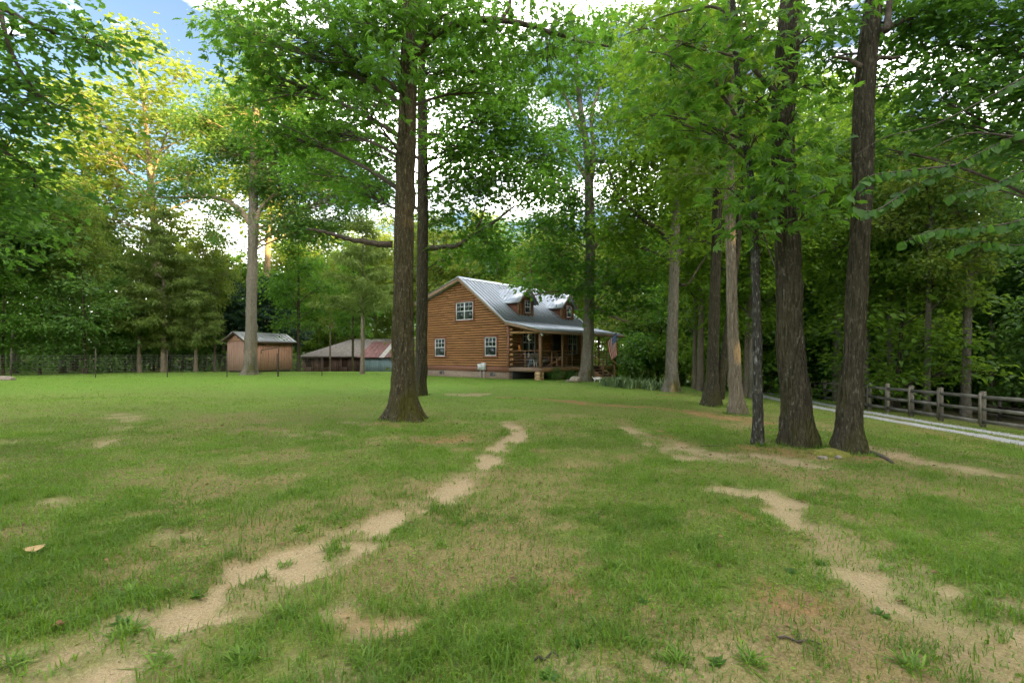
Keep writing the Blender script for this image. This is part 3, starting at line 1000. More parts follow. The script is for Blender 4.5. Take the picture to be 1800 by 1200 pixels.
MB().box(-.05, 1.5, -.42, .38, .08, .30).build('base', M['wicker'], sofa)
for k in (0, 1):
    rbox(MB(), .08 + k * .68, .74 + k * .68, -.42, .22, .30, .45).build('seat_cushion', M['cushion'], sofa, True)
    rbox(MB(), .08 + k * .68, .74 + k * .68, .14, .32, .44, .86).build('back_cushion', M['cushion'], sofa, True)
MB().box(-.05, 1.5, .32, .42, .30, .84).build('backrest', M['wicker'], sofa)
for x in (-.06, 1.44):
    MB().box(x - .05, x + .07, -.42, .38, .28, .60).build('armrest', M['wicker'], sofa)
    for y in (-.36, .32): MB().box(x - .02, x + .04, y - .03, y + .03, 0, .08).build('leg', M['wicker'], sofa)

def porch_chair(x, rot, label):
    c = empty('porch_chair', local(x, -1.3, DK), label, 'chair', 'wooden chairs on the porch', rotz=ANG + rot)
    for k in range(5):
        MB().bar((-.24 + k * .12, .16, .34), (-.24 + k * .12, .40, 1.02 - .03 * abs(k - 2)), .10, .02, (0, -1, .3)).build('back_slat', M['chair_wood'], c)
    for k in range(5):
        MB().box(-.27, .27, -.30 + k * .10, -.215 + k * .10, .36 - k * .012, .38 - k * .012).build('seat_slat', M['chair_wood'], c)
    for s in (-1, 1):
        MB().bar((s * .29, -.32, 0), (s * .29, -.30, .56), .05, .08, (0, 1, 0)).build('leg', M['chair_wood'], c)
        MB().bar((s * .27, .42, 0), (s * .27, -.30, .36), .04, .10).build('leg', M['chair_wood'], c)
        MB().box(s * .33 - .06, s * .33 + .06, -.40, .26, .56, .585).build('armrest', M['chair_wood'], c)
    return c
porch_chair(2.75, .5, 'slatted wooden porch chair beside the corner post')
porch_chair(3.65, .2, 'slatted wooden porch chair with a cream pillow on its seat')
pil = rbox(MB(), -.20, .20, -.07, .07, -.14, .14, .10).build('pillow', M['pillow'], None, True)
pil.location = local(3.68, -1.28, DK + .52); pil.rotation_euler = (.35, 0, ANG + .2)
tag(pil, 'cream pillow lying on the wooden porch chair', 'pillow')
stool = empty('metal_stool', local(.72, -1.3, DK), 'small pale blue metal stool in the corner of the porch', 'stool', rotz=ANG + .3)
MB().box(-.16, .16, -.16, .16, .42, .455).build('seat', M['teal_metal'], stool)
for sx in (-1, 1):
    for sy in (-1, 1):
        MB().bar((sx * .14, sy * .14, .42), (sx * .20, sy * .20, 0), .045, .02).build('leg', M['white_paint'] if sy < 0 else M['teal_metal'], stool)
MB().box(-.17, .17, -.17, -.15, .2, .23).build('stretcher', M['teal_metal'], stool)
moon = empty('moon_ornament', local(.28, -1.45, 2.80), 'pale crescent moon ornament hanging under the porch beam', 'ornament', rotz=ANG)
ms = []
for k in range(15):
    a = math.radians(50 + 260 * k / 14)
    ms.append((0.02 + .17 * math.cos(a), 0, -.20 + .17 * math.sin(a)))
rr_ = [.008 + .030 * math.sin(math.pi * k / 14) for k in range(15)]
MB().tube([(p[2] * 0, -p[0], p[2]) for p in ms], rr_, 8).build('crescent', M['pillow'], moon, True)
MB().tube([(0, .0, .05), (0, .0, -.03)], [.004, .004], 5).build('hook', M['steel'], moon)
MB().tube([(0, .06, -.36), (0, .06, -1.05)], [.005, .005], 5).build('cord', M['steel'], moon)
lamp_ = empty('lantern', local(.60, -.35, 1.80), 'amber lantern on the log wall beside the porch window', 'lantern', rotz=ANG)
MB().tube([(0, 0, 0), (0, 0, .34)], [.08, .08], 10).build('shade', M['amber'], lamp_)
MB().tube([(0, 0, .34), (0, 0, .38), (0, .28, .40)], [.09, .03, .02], 8).build('bracket', M['black_metal'], lamp_)

# ------------------------------------------------------------------ garden shed
M['shed_wall'] = plain('shed_wall', (.400, .220, .150), .8, var=.10, scale=2, bumpy=.05, rand=.06)
M['shed_side'] = plain('shed_side', (.330, .205, .150), .8, var=.10, scale=2, bumpy=.05, rand=.05)
M['dark_trim'] = plain('dark_trim', (.075, .050, .036), .7, var=.2)
M['shed_roof'] = plain('shed_roof', (.40, .43, .47), .38, metal=.6, var=.08, bumpy=.03)
DS = 42.5
c_r = P(514, 656, DS); zS = float(gh(c_r[0], DS))
cnr = P(433, 656, 42.0)
# local frame: X along the long side (to the right), Y back, gable end at X=0
ang_s = math.radians(65)
SLn = 4.75; SD = 2.5; SH = 2.78; SP = 3.50
shed = empty('garden_shed', (cnr[0], cnr[1], zS), 'tan wooden garden shed with a metal roof behind the wire fence', 'shed', rotz=ang_s)
MB().prism([(0.02, .12), (SD - .02, .12), (SD - .02, SH - .02), (SD / 2, SP - .1), (.02, SH - .02)], 'x', .02, SLn - .02).build('wall', M['shed_side'], shed)
nbd = 17
for i in range(nbd):
    w = SLn / nbd
    MB().box(i * w + .012, (i + 1) * w, -.022, .018, .16, SH - .04).build('siding_board', M['shed_wall'], shed)
nbe = 10
for i in range(nbe):
    w = SD / nbe
    MB().box(-.02, .018, i * w, (i + 1) * w - .010, .16, SH - .10).build('siding_board', M['shed_side'], shed)
MB().prism([(.06, SH - .09), (SD - .06, SH - .09), (SD - .06, SH), (SD / 2, SP - .14), (.06, SH)], 'x', -.025, .019).build('gable_board', M['shed_wall'], shed)
for x in (-.035, SLn - .06):
    MB().box(x, x + .09, -.04, .05, .10, SH).build('corner_board', M['shed_wall'], shed)
for k in range(3):
    MB().box(.1, SLn - .1, .15 + k * 1.05, .27 + k * 1.05, -.12, .12).build('skid', M['dark_trim'], shed)
sr_ = MB().prism([(-.32, SH - .13), (SD / 2, SP), (SD + .32, SH - .13), (SD + .32, SH - .08), (SD / 2, SP + .06), (-.32, SH - .08)], 'x', -.35, SLn + .35).build('roof', M['dark_trim'], shed)
nr = 12
w = (SLn + .74) / nr
for i in range(nr):
    for sd in (0, 1):
        y0, y1 = (-.36, SD / 2) if sd == 0 else (SD + .36, SD / 2)
        mb = MB()
        x = -.37 + i * w
        mb.prism([(y0, SH - .09), (y1, SP + .062), (y1, SP + .075), (y0, SH - .077)][::1 if sd == 0 else -1], 'x', x, x + w - .003)
        mb.prism([(y0, SH - .077), (y1, SP + .075), (y1, SP + .095), (y0, SH - .057)][::1 if sd == 0 else -1], 'x', x, x + .03)
        mb.build('roof_panel', M['shed_roof'], sr_)
MB().prism([(-.36, SH - .24), (SD / 2, SP - .10), (SD + .36, SH - .24), (SD + .36, SH - .10), (SD / 2, SP + .05), (-.36, SH - .10)], 'x', -.385, -.352).build('rake_board', M['dark_trim'], sr_)
MB().box(-.35, SLn + .35, -.40, -.365, SH - .23, SH - .06).build('eave_board', M['dark_trim'], sr_)
MB().tube([(-.06, .9, SP - .42), (-.16, .9, SP - .50)], [.03, .06], 8).build('lamp', M['black_metal'], shed)

# ------------------------------------------------------------------ barn far behind
M['barn_red'] = plain('barn_red', (.165, .110, .098), .9, var=.35, scale=3, stretch=(6, 6, 1), rand=.3)
M['barn_blue'] = plain('barn_blue', (.27, .40, .43), .85, var=.2, scale=3, stretch=(6, 6, 1), rand=.12)
M['old_roof'] = plain('old_roof', (.235, .21, .195), .85, var=.3, scale=1.5, stretch=(3, 1, 1))
M['red_roof'] = plain('red_roof', (.26, .13, .125), .6, var=.4, scale=1.2, stretch=(5, 1, 1))
M['skylight'] = plain('skylight', (.62, .60, .58), .5, var=.06)
DB = 70.0
bl = P(531, 655, DB); br_ = P(645, 655, DB)
zB = bl[2]
barn = empty('old_barn', (bl[0], DB, zB), 'low weathered barn with brown board walls and a grey roof', 'barn')
BW = br_[0] - bl[0] + 8
WH = 2.25
wl = MB().box(0, BW, .12, 16, 0, WH).build('wall', M['dark_trim'], barn)
wins = [(P(a, 0, DB)[0] - bl[0], P(b, 0, DB)[0] - bl[0]) for a, b in ((539, 547.5), (570, 578), (600.5, 609.5))]
w = .26
i = 0
x = 0.0
while x < BW:
    zt = WH
    hit = [q for q in wins if q[0] - .05 < x + w / 2 < q[1] + .05]
    if hit:
        MB().box(x, x + w - .012, 0, .12, 0, .85).build('wall_board', M['barn_red'], wl)
        MB().box(x, x + w - .012, 0, .12, WH - .18, WH).build('wall_board', M['barn_red'], wl)
    else:
        MB().box(x, x + w - .012, 0, .12, 0, WH).build('wall_board', M['barn_red'], wl)
    x += w
for a, b in wins:
    wn_ = MB().box(a, b, .13, .16, .85, WH - .18).build('window', M['black_metal'], barn)
    m_ = MB()
    for k in range(1, 3): m_.box(a + (b - a) * k / 3 - .03, a + (b - a) * k / 3 + .03, .09, .128, .85, WH - .18)
    m_.box(a, b, .085, .126, 1.38, 1.44)
    m_.build('muntin', M['dark_trim'], wn_)
RZ = EYE + (HOR - 597) / F * 78 - zB
rf_ = MB()
ridge = [(4.6, 8, RZ), (BW + 6, 8, RZ)]
e = .5
rv = [(-e, -e, WH), (BW + 6, -e, WH), (BW + 6, 8, RZ), (4.6, 8, RZ), (-e, 16.5, WH), (BW + 6, 16.5, WH)]
rf_.add([(a, b, c) for a, b, c in rv] + [(a, b, c + .12) for a, b, c in rv],
        [(6, 7, 8, 9), (9, 8, 11, 10), (6, 9, 10), (0, 3, 2, 1), (0, 4, 3), (3, 4, 5, 2), (0, 1, 7, 6), (0, 6, 10, 4), (1, 2, 8, 7), (2, 5, 11, 8), (4, 10, 11, 5)])
rf_.build('roof', M['old_roof'], barn)
MB().box(-e, BW + 6, -e - .04, -e, WH - .12, WH + .11).build('eave_board', M['dark_trim'], barn)

DW = 66.0
wl0 = P(636, 655, DW); wr0 = P(760, 655, DW)
wing = empty('blue_lean_to', (wl0[0], DW, wl0[2]), 'low blue board lean-to with a rusty red metal roof', 'shed')
WW = wr0[0] - wl0[0]; WH2 = EYE + (HOR - 629) / F * DW - wl0[2]
wb = MB().box(0, WW, .1, 4.5, 0, WH2).build('wall', M['dark_trim'], wing)
x = 0
while x < WW:
    MB().box(x, x + .235, 0, .1, 0.02, WH2 - rng.uniform(0, .1)).build('wall_board', M['barn_blue'], wb)
    x += .25
rise = 2.3; dp = 7.0
rfw = MB().prism([(-.4, WH2 - .02), (dp, WH2 + rise), (dp, WH2 + rise + .08), (-.4, WH2 + .06)], 'x', -.4, WW).build('roof', M['dark_trim'], wing)
x = -.45; k = 0
while x < WW:
    sky = (k == 4)
    mb = MB().prism([(-.45, WH2 + .062), (dp, WH2 + rise + .085), (dp, WH2 + rise + .10), (-.45, WH2 + .078)], 'x', x, x + .72)
    for q in range(4): mb.prism([(-.45, WH2 + .078), (dp, WH2 + rise + .10), (dp, WH2 + rise + .125), (-.45, WH2 + .10)], 'x', x + q * .18, x + q * .18 + .05)
    mb.build('roof_panel', M['skylight'] if sky else M['red_roof'], rfw)
    x += .725; k += 1
MB().prism([(-.5, WH2 - .10), (dp, WH2 + rise - .05), (dp, WH2 + rise + .13), (-.5, WH2 + .07)], 'x', -.50, -.455).build('rake_board', M['red_roof'], rfw)

# ------------------------------------------------------------------ trees: leaves, twigs, trunks
def unit(a):
    return a / (np.linalg.norm(a, axis=-1, keepdims=True) + 1e-9)

def leaf_arrays(base, dirs, nrm, length, width, shape='kite', fold=.18):
    """vectorised leaves; returns verts, faces"""
    n = len(base)
    length = np.broadcast_to(length, (n,))[:, None]; width = np.broadcast_to(width, (n,))[:, None]
    side = unit(np.cross(dirs, nrm)); up = unit(np.cross(side, dirs))
    L, W = dirs * length, side * width * .5
    U = up * width * fold
    if shape == 'kite':
        v = np.stack([base, base + L * .42 + W + U, base + L - U * .6, base + L * .42 - W + U], 1)
        f = np.array([[0, 2, 1], [0, 3, 2]])
    elif shape == 'leaf':
        v = np.stack([base, base + L * .25 + W * .8 + U, base + L * .62 + W * .75 + U * .6, base + L - U, base + L * .62 - W * .75 + U * .6, base + L * .25 - W * .8 + U], 1)
        f = np.array([[0, 3, 2, 1], [0, 5, 4, 3]])
    elif shape == 'lobed':
        v = np.stack([base, base + L * .20 + W * .45 + U * .5, base + L * .42 + W * 1.0 + U, base + L * .50 + W * .38 + U * .4, base + L * .78 + W * .62 + U * .3, base + L - U * .5,
                      base + L * .78 - W * .62 + U * .3, base + L * .50 - W * .38 + U * .4, base + L * .42 - W * 1.0 + U, base + L * .20 - W * .45 + U * .5], 1)
        f = np.array([[0, 3, 2, 1], [0, 5, 4, 3], [0, 9, 8, 7], [0, 7, 6, 5]])
    m = v.shape[1]
    faces = (f[None] + (np.arange(n) * m)[:, None, None]).reshape(-1, f.shape[1])
    return v.reshape(-1, 3), faces, m

def tubes3(p0, p1, p2, r0, r1, sides=3, rings=4):
    """many thin bent branches at once (quadratic curves)"""
    n = len(p0)
    t = np.linspace(0, 1, rings)[None, :, None]
    pts = (1 - t) ** 2 * p0[:, None] + 2 * t * (1 - t) * p1[:, None] + t ** 2 * p2[:, None]
    tg = unit(np.gradient(pts, axis=1))
    ref = np.where(np.abs(tg[..., 2:3]) > .9, np.array([1.0, 0, 0]), np.array([0, 0, 1.0]))
    u = unit(np.cross(tg, ref)); w = np.cross(tg, u)
    rad = (np.broadcast_to(r0, (n,))[:, None] * (1 - t[..., 0]) + np.broadcast_to(r1, (n,))[:, None] * t[..., 0])[..., None, None]
    th = np.linspace(0, 2 * np.pi, sides, endpoint=False)
    v = pts[:, :, None] + rad * (np.cos(th)[None, None, :, None] * u[:, :, None] + np.sin(th)[None, None, :, None] * w[:, :, None])
    f = []
    for i in range(rings - 1):
        for j in range(sides):
            k = (j + 1) % sides
            f.append((i * sides + j, i * sides + k, (i + 1) * sides + k, (i + 1) * sides + j))
    f = np.array(f)
    faces = (f[None] + (np.arange(n) * rings * sides)[:, None, None]).reshape(-1, 4)
    return v.reshape(-1, 3), faces

def spray(centers, per, sig, flat, length, width, shape, droop=.25, fan=1, r=None, axis_pt=None, tint_base=None):
    """leaves around each cluster centre"""
    r = r or rng
    k = len(centers)
    n = k * per
    ci = np.repeat(np.arange(k), per)
    off = r.normal(0, 1, (n, 3)) * np.array([sig, sig, sig * flat])
    c = centers[ci] + off
    out = off.copy(); out[:, 2] *= .3
    d = unit(unit(out) + r.normal(0, .55, (n, 3)))
    d[:, 2] = d[:, 2] * .45 - droop * r.uniform(.2, 1.6, n)
    d = unit(d)
    tilt = r.normal(0, .55, (n, 3)); nr = unit(np.array([0, 0, 1.0]) + tilt)
    tint = np.clip((tint_base[ci] if tint_base is not None else .5) + r.normal(0, .2, n), 0, 1)
    if fan > 1:
        side = unit(np.cross(d, nr)); fw = unit(np.cross(nr, side))
        bs, ds, ns, ts, ls = [], [], [], [], []
        for q in range(fan):
            a = (q / (fan - 1) - .5) * 2.3
            dd = unit(d * math.cos(a) + side * math.sin(a))
            dd[:, 2] -= .12; dd = unit(dd)
            bs.append(c - d * length * .25 * abs(math.sin(a))); ds.append(dd); ns.append(nr + r.normal(0, .2, (n, 3))); ts.append(tint + r.normal(0, .06, n))
            ls.append(length * (1 - .35 * abs(a) / 1.15) * r.uniform(.8, 1.2, n))
        c, d, nr, tint, ln = np.concatenate(bs), np.concatenate(ds), unit(np.concatenate(ns)), np.clip(np.concatenate(ts), 0, 1), np.concatenate(ls)
        wd = width * ln / length
    else:
        s = r.uniform(.5, 1.45, n)
        ln, wd = length * s, width * s
    v, f, m = leaf_arrays(c, d, nr, ln, wd, shape)
    return v, f, np.repeat(tint, m)

def crown_blob(c, rad, ncl, r=None, lower=-.85):
    """cluster centres inside an ellipsoid, denser towards its shell"""
    r = r or rng
    p = unit(r.normal(0, 1, (ncl * 2, 3)))
    p = p[p[:, 2] > lower][:ncl]
    p = p * (r.random((len(p), 1)) ** .42)
    return c + p * rad

def trunk_shape(rows, sides, step, amp, flare=0.9, seed=0.0, flare_h=.55, lobes=5):
    """rows: (x, y, z, radius); a bark-furrowed tube with root flare; returns verts, faces, moss"""
    rows = np.asarray(rows, float)
    L = np.sum(np.linalg.norm(np.diff(rows[:, :3], axis=0), axis=1))
    n = max(6, int(L / step))
    q = spline(rows, n)
    pts, rad = q[:, :3], np.maximum(q[:, 3], .004)
    U, V = frames(pts)
    th = np.linspace(0, 2 * np.pi, sides, endpoint=False)
    zz = pts[:, 2] - pts[0, 2] - .25
    TH, ZZ = np.meshgrid(th, zz)
    lob = .62 + .38 * np.cos(lobes * TH + seed * 3 + 1.1 * np.sin(TH + seed)) + .25 * np.cos(2 * TH + seed)
    zc = np.clip(ZZ, 0, None)
    fl = 1 + flare * np.exp(-zc / (flare_h * (.34 + .26 * np.clip(lob, 0, 1.3)))) * (.28 + .72 * lob) + .10 * flare * np.exp(-zc / 1.1)
    R = rad[:, None] * fl
    cx, cy = np.cos(TH), np.sin(TH)
    k = 1.0 / max(rad[0], .08)
    f1 = fbm(cx * 2.6 * rad[0] * 9 + seed * 7, cy * 2.6 * rad[0] * 9, ZZ * 1.3 + seed, 3)
    f2 = 1 - np.abs(fbm(cx * rad[0] * 30 + seed, cy * rad[0] * 30, ZZ * 2.4, 3) - .5) * 4
    f3 = fbm(cx * 1.3 + seed, cy * 1.3, ZZ * .45 + seed * 2, 3) - .5
    f4 = np.clip(fbm(cx * 2.2 + seed * 3, cy * 2.2, ZZ * 1.1 + 4, 3) - .60, 0, 1)
    R = R * (1 + .17 * f3 + .9 * f4) + amp * (f2 * 1.0 - .5 + (f1 - .5) * 1.6)
    R = np.maximum(R, rad[:, None] * .4)
    v = pts[:, None, :] + R[..., None] * (np.cos(TH)[..., None] * U[:, None] + np.sin(TH)[..., None] * V[:, None])
    i = (np.arange(n - 1)[:, None] * sides + np.arange(sides)[None]).ravel()
    j = (np.arange(n - 1)[:, None] * sides + (np.arange(sides)[None] + 1) % sides).ravel()
    f = np.stack([i, j, j + sides, i + sides], 1)
    moss = np.clip(np.exp(-ZZ / 1.1) * 1.2 + .35 * np.exp(-ZZ / 5.0), 0, 1)
    return v.reshape(-1, 3), [f, np.array([range((n - 1) * sides, n * sides)])], moss.ravel()

LEAF = {  # length, width, shape, leaves per cluster, cluster sigma, flatness, droop, fan
    'hickory': (.175, .068, 'leaf', 9, .34, .40, .40, 5),
    'oak': (.150, .092, 'lobed', 30, .33, .42, .28, 1),
    'oak_mid': (.19, .12, 'kite', 36, .42, .45, .25, 1),
    'mid': (.24, .15, 'kite', 36, .52, .45, .25, 1),
    'dogwood': (.125, .075, 'leaf', 16, .26, .34, .45, 1),
    'far': (.36, .22, 'kite', 30, .70, .45, .22, 1),
}

def tree(name, label, rows, blobs, kind, leafmat, bark, group=None, limbs=(), k_cl=1.6, sides=36, step=.12, amp=.014, flare=.9,
         seed=1.0, branch='branch', stems=(), cat='tree', lobes=5, rel=True):
    """rows: world (x,y,z,r) of the trunk; blobs: world (centre, radii); limbs: world polylines with radius"""
    rows = np.asarray(rows, float)
    base = rows[0, :3].copy()
    root = empty(name, tuple(base), label, cat, group)
    rr = rows.copy(); rr[:, :3] -= base
    low = rr[0].copy(); low[2] -= .25
    v, f, moss = trunk_shape(np.vstack([low, rr]), sides, step, amp, flare, seed, lobes=lobes)
    mesh_obj('trunk', v, f, M[bark], root, {'moss': moss}, True)
    for st in stems:
        s = np.asarray(st, float).copy(); s[:, :3] -= base
        v, f, moss = trunk_shape(s, max(20, sides // 2), step, amp * .8, .25, seed + 2)
        mesh_obj('stem', v, f, M[bark], root, {'moss': moss}, True)
    lims = []
    for lb in limbs:
        l = np.asarray(lb, float).copy(); l[:, :3] -= base
        q = spline(l, max(12, len(l) * 5))
        q[1:-1, :3] += rng.normal(0, .15, (len(q) - 2, 3)) * q[1:-1, 3:4]
        vv, ff = tube(q[:, :3], np.maximum(q[:, 3], .006), 9)
        mesh_obj('limb', vv, ff, M['branch' if branch == 'branch' else branch], root, smooth_shade=True)
        lims.append(q)
    tr = spline(rr, 60)
    srcs = [tr] + lims
    src = np.vstack([q[:, :3] for q in srcs]); srad = np.concatenate([q[:, 3] for q in srcs])
    length, width, shape, per, sig, flat, droop, fan = LEAF[kind]
    bv, bf, bo = [], [], 0
    lv, lf, lt, lo = [], [], [], 0
    for bl_ in blobs:
        c, rad = np.asarray(bl_[0], float) - base, np.asarray(bl_[1], float)
        dens = bl_[2] if len(bl_) > 2 else 1.0
        ncl = max(4, int(1.95 * k_cl * dens * math.pi * rad[0] * rad[2] / (sig * sig * 2.2)))
        cl = crown_blob(c, rad, ncl)
        # the branch that carries this clump leaves the nearest suitable point of the trunk or of a limb
        hd = np.hypot(src[:, 0] - c[0], src[:, 1] - c[1])
        want = c[2] - .45 * hd
        cost = np.abs(src[:, 2] - want) + .55 * hd
        s = int(np.argmin(cost))
        p0 = src[s]
        r0 = min(srad[s] * .42, .014 + .012 * np.linalg.norm(c - p0))
        midp = (p0 + c) / 2 + np.array([0, 0, .12 * np.linalg.norm(c - p0)]) + rng.normal(0, .12, 3) * np.linalg.norm(c - p0) * .3
        v1, f1 = tubes3(p0[None], midp[None], c[None], np.array([r0]), np.array([.012]), 6, 8)
        bv.append(v1); bf.append(f1 + bo); bo += len(v1)
        # side branches from along it to the clusters
        t = rng.uniform(.35, 1.0, (len(cl), 1))
        st_ = (1 - t) ** 2 * p0 + 2 * t * (1 - t) * midp + t ** 2 * c
        m2 = (st_ + cl) / 2 + rng.normal(0, .10, cl.shape) + np.array([0, 0, .08])
        v2, f2 = tubes3(st_, m2, cl, .009 + .5 * r0 * (1 - t[:, 0]), .004, 3, 4)
        bv.append(v2); bf.append(f2 + bo); bo += len(v2)
        tb = np.clip(.5 + rng.normal(0, .16, len(cl)), .1, .9)
        v3, f3, t3 = spray(cl, per, sig, flat, length, width, shape, droop, fan, tint_base=tb)
        lv.append(v3); lf.append(f3 + lo); lt.append(t3); lo += len(v3)
    if bv:
        b = mesh_obj('branches', np.concatenate(bv), np.concatenate(bf), M[branch], root, smooth_shade=True)
        b['kind'] = 'stuff'
        c = mesh_obj('crown', np.concatenate(lv), np.concatenate(lf), M[leafmat], root, {'tint': np.concatenate(lt)})
        c['kind'] = 'stuff'
    return root

def px_rows(pts, d, top=None):
    """trunk rows from (px, py, half-width px) at depth d"""
    out = [(*P(a, b, d), w / F * d) for a, b, w in pts]
    if top:
        x, y, z, r = out[-1]
        out.append((x + top[0] * .6, y + top[1] * .6, z + top[2] * .6, r * .5)); out.append((x + top[0], y + top[1], z + top[2], r * .12))
    return out

def px_blobs(lst, d):
    """clumps from (px, py, rx px, ry px[, depth offset m, depth radius factor, density])"""
    out = []
    for b in lst:
        px, py, rx, ry = b[:4]
        dd = d + (b[4] if len(b) > 4 else 0.0)
        kf = b[5] if len(b) > 5 else .8
        dens = b[6] if len(b) > 6 else 1.0
        out.append((P(px, py, dd), np.array([rx / F * dd, rx / F * dd * kf, ry / F * dd]), dens))
    return out

def with_base(px, py, pts, top=None):
    g = ghit(px, py)
    pts = [(a, b, w * .90) for a, b, w in pts]
    return px_rows([(px, py, pts[0][2])] + pts, g[1], top), g[1]

# --- the mossy hickory standing alone on the lawn
rows, D1 = with_base(710, 737, [(710, 715, 22.5), (709, 680, 21), (709, 600, 19.5), (709, 500, 18.5), (710, 400, 18), (713, 300, 17.5), (716, 200, 17), (719, 100, 16), (722, 0, 14)], (.2, .3, 6))
d = D1
tree('hickory_tree', 'large hickory with mossy brown trunk standing alone on the open lawn', rows,
     px_blobs([(520, 60, 110, 70, -.5), (640, 40, 110, 70, -1.2), (600, 130, 110, 60, .6), (480, 150, 80, 60, .5), (760, 30, 110, 50, -.8), (870, 60, 110, 48, -.3), (960, 110, 80, 40, 0),
                (780, 130, 90, 45, .8), (560, 235, 85, 48, 1.0), (470, 235, 60, 45, 1.0), (640, 190, 60, 40, -1.4), (690, 95, 45, 45, -2.0), (640, 345, 55, 50, .6, .8, .9),
                (430, 60, 60, 50, 0), (1000, 40, 60, 40, .3), (860, 165, 60, 32, 1.0, .8, .7),
                (560, -60, 200, 80, 0, .8, .35), (800, -70, 200, 80, 0, .8, .35), (680, -190, 220, 100, 0, .8, .2)], d),
     'hickory', 'leaf_oak', 'bark_moss', k_cl=1.5, sides=110, step=.05, amp=.016, flare=1.15, seed=1.3,
     limbs=[[(*P(690, 430, d), .085), (*P(660, 428, d - .1), .07), (*P(615, 420, d - .2), .055), (*P(570, 408, d - .2), .04), (*P(540, 402, d - .2), .022)],
            [(*P(727, 98, d), .10), (*P(765, 62, d - .2), .09), (*P(815, 40, d - .3), .08), (*P(880, 36, d - .3), .07), (*P(940, 48, d - .2), .06), (*P(1010, 70, d - .1), .045), (*P(1070, 82, d), .03)],
            [(*P(880, 36, d - .3), .045), (*P(895, 10, d - .3), .04), (*P(897, -30, d - .3), .03)]])

# --- the dark oak just behind it
rows, D2 = with_base(737, 694, [(739, 680, 11.5), (741, 600, 10.8), (742, 500, 10.8), (743, 400, 10), (743, 300, 9.5), (743, 220, 9), (741, 140, 7)], (.1, .3, 5))
d = D2
tree('oak_tree', 'dark furrowed oak close behind the mossy hickory', rows,
     px_blobs([(830, 330, 60, 40, 0), (880, 300, 60, 45, 0), (800, 255, 60, 40, -.5), (860, 215, 70, 50, 0), (930, 330, 45, 40, -.5), (960, 270, 60, 40, 1), (800, 170, 70, 40, 0), (650, 270, 60, 45, .5),
                (655, 335, 45, 40, .5), (860, 440, 36, 46, -.5, .8, 1.2), (840, 395, 40, 30, .3), (790, 455, 26, 30, .5, .8, .9), (560, 300, 60, 45, 1.2),
                (740, 90, 110, 50, 0), (880, 120, 90, 50, 1), (620, 170, 80, 50, 1), (740, 0, 150, 70, 0, .8, .6), (790, 330, 45, 36, 1), (830, 270, 60, 40, 1.5), (920, 250, 50, 40, 1.5), (780, 390, 36, 26, 1), (900, 180, 60, 40, 1), (580, 230, 70, 40, 2)], d),
     'oak_mid', 'leaf_oak', 'bark_dark', k_cl=1.5, sides=48, step=.09, amp=.014, flare=.8, seed=2.6,
     limbs=[[(*P(750, 437, d), .11), (*P(775, 434, d), .10), (*P(805, 431, d - .2), .09), (*P(832, 412, d - .3), .075), (*P(862, 395, d - .4), .06), (*P(905, 362, d - .4), .035)],
            [(*P(832, 412, d - .3), .045), (*P(846, 385, d - .3), .035), (*P(855, 352, d - .3), .02)],
            [(*P(745, 240, d), .10), (*P(765, 238, d), .09), (*P(778, 242, d), .085)]])

# --- the tall grey tree in front of the shed
rows, D3 = with_base(440, 658, [(440, 645, 11), (441, 600, 10), (442, 540, 9.5), (444, 450, 9), (445, 390, 8.5), (446, 300, 7.5), (450, 200, 6)], (.5, 0, 6))
d = D3
tree('tall_oak', 'tall pale grey oak in front of the tan shed', rows,
     px_blobs([(390, 265, 50, 36), (330, 300, 45, 26), (280, 335, 36, 20), (345, 340, 50, 18), (470, 250, 60, 46), (410, 190, 55, 40), (500, 330, 50, 40), (440, 330, 40, 30), (530, 250, 50, 45), (350, 215, 45, 32), (480, 160, 55, 45), (400, 375, 36, 14),
                (395, 420, 30, 18, 0, .8, .7), (505, 400, 40, 30), (440, 60, 90, 60, 0, .8, .6), (560, 330, 40, 40, 2), (590, 260, 45, 45, 2), (560, 410, 40, 34, 2), (620, 350, 40, 40, 3), (430, 260, 45, 36, 1), (510, 190, 50, 40, 1), (520, 380, 45, 30, 1), (600, 385, 40, 30, 3), (480, 300, 50, 36, 1)], d),
     'mid', 'leaf_blue', 'bark_grey', k_cl=1.5, sides=36, step=.15, amp=.012, flare=.7, seed=3.1, branch='branch_pale',
     limbs=[[(*P(442, 395, d), .28), (*P(425, 372, d), .2), (*P(395, 352, d), .15), (*P(355, 346, d), .11), (*P(300, 347, d), .07), (*P(268, 348, d), .04)],
            [(*P(447, 395, d), .2), (*P(462, 362, d), .16), (*P(490, 335, d), .1), (*P(520, 310, d), .06)]])

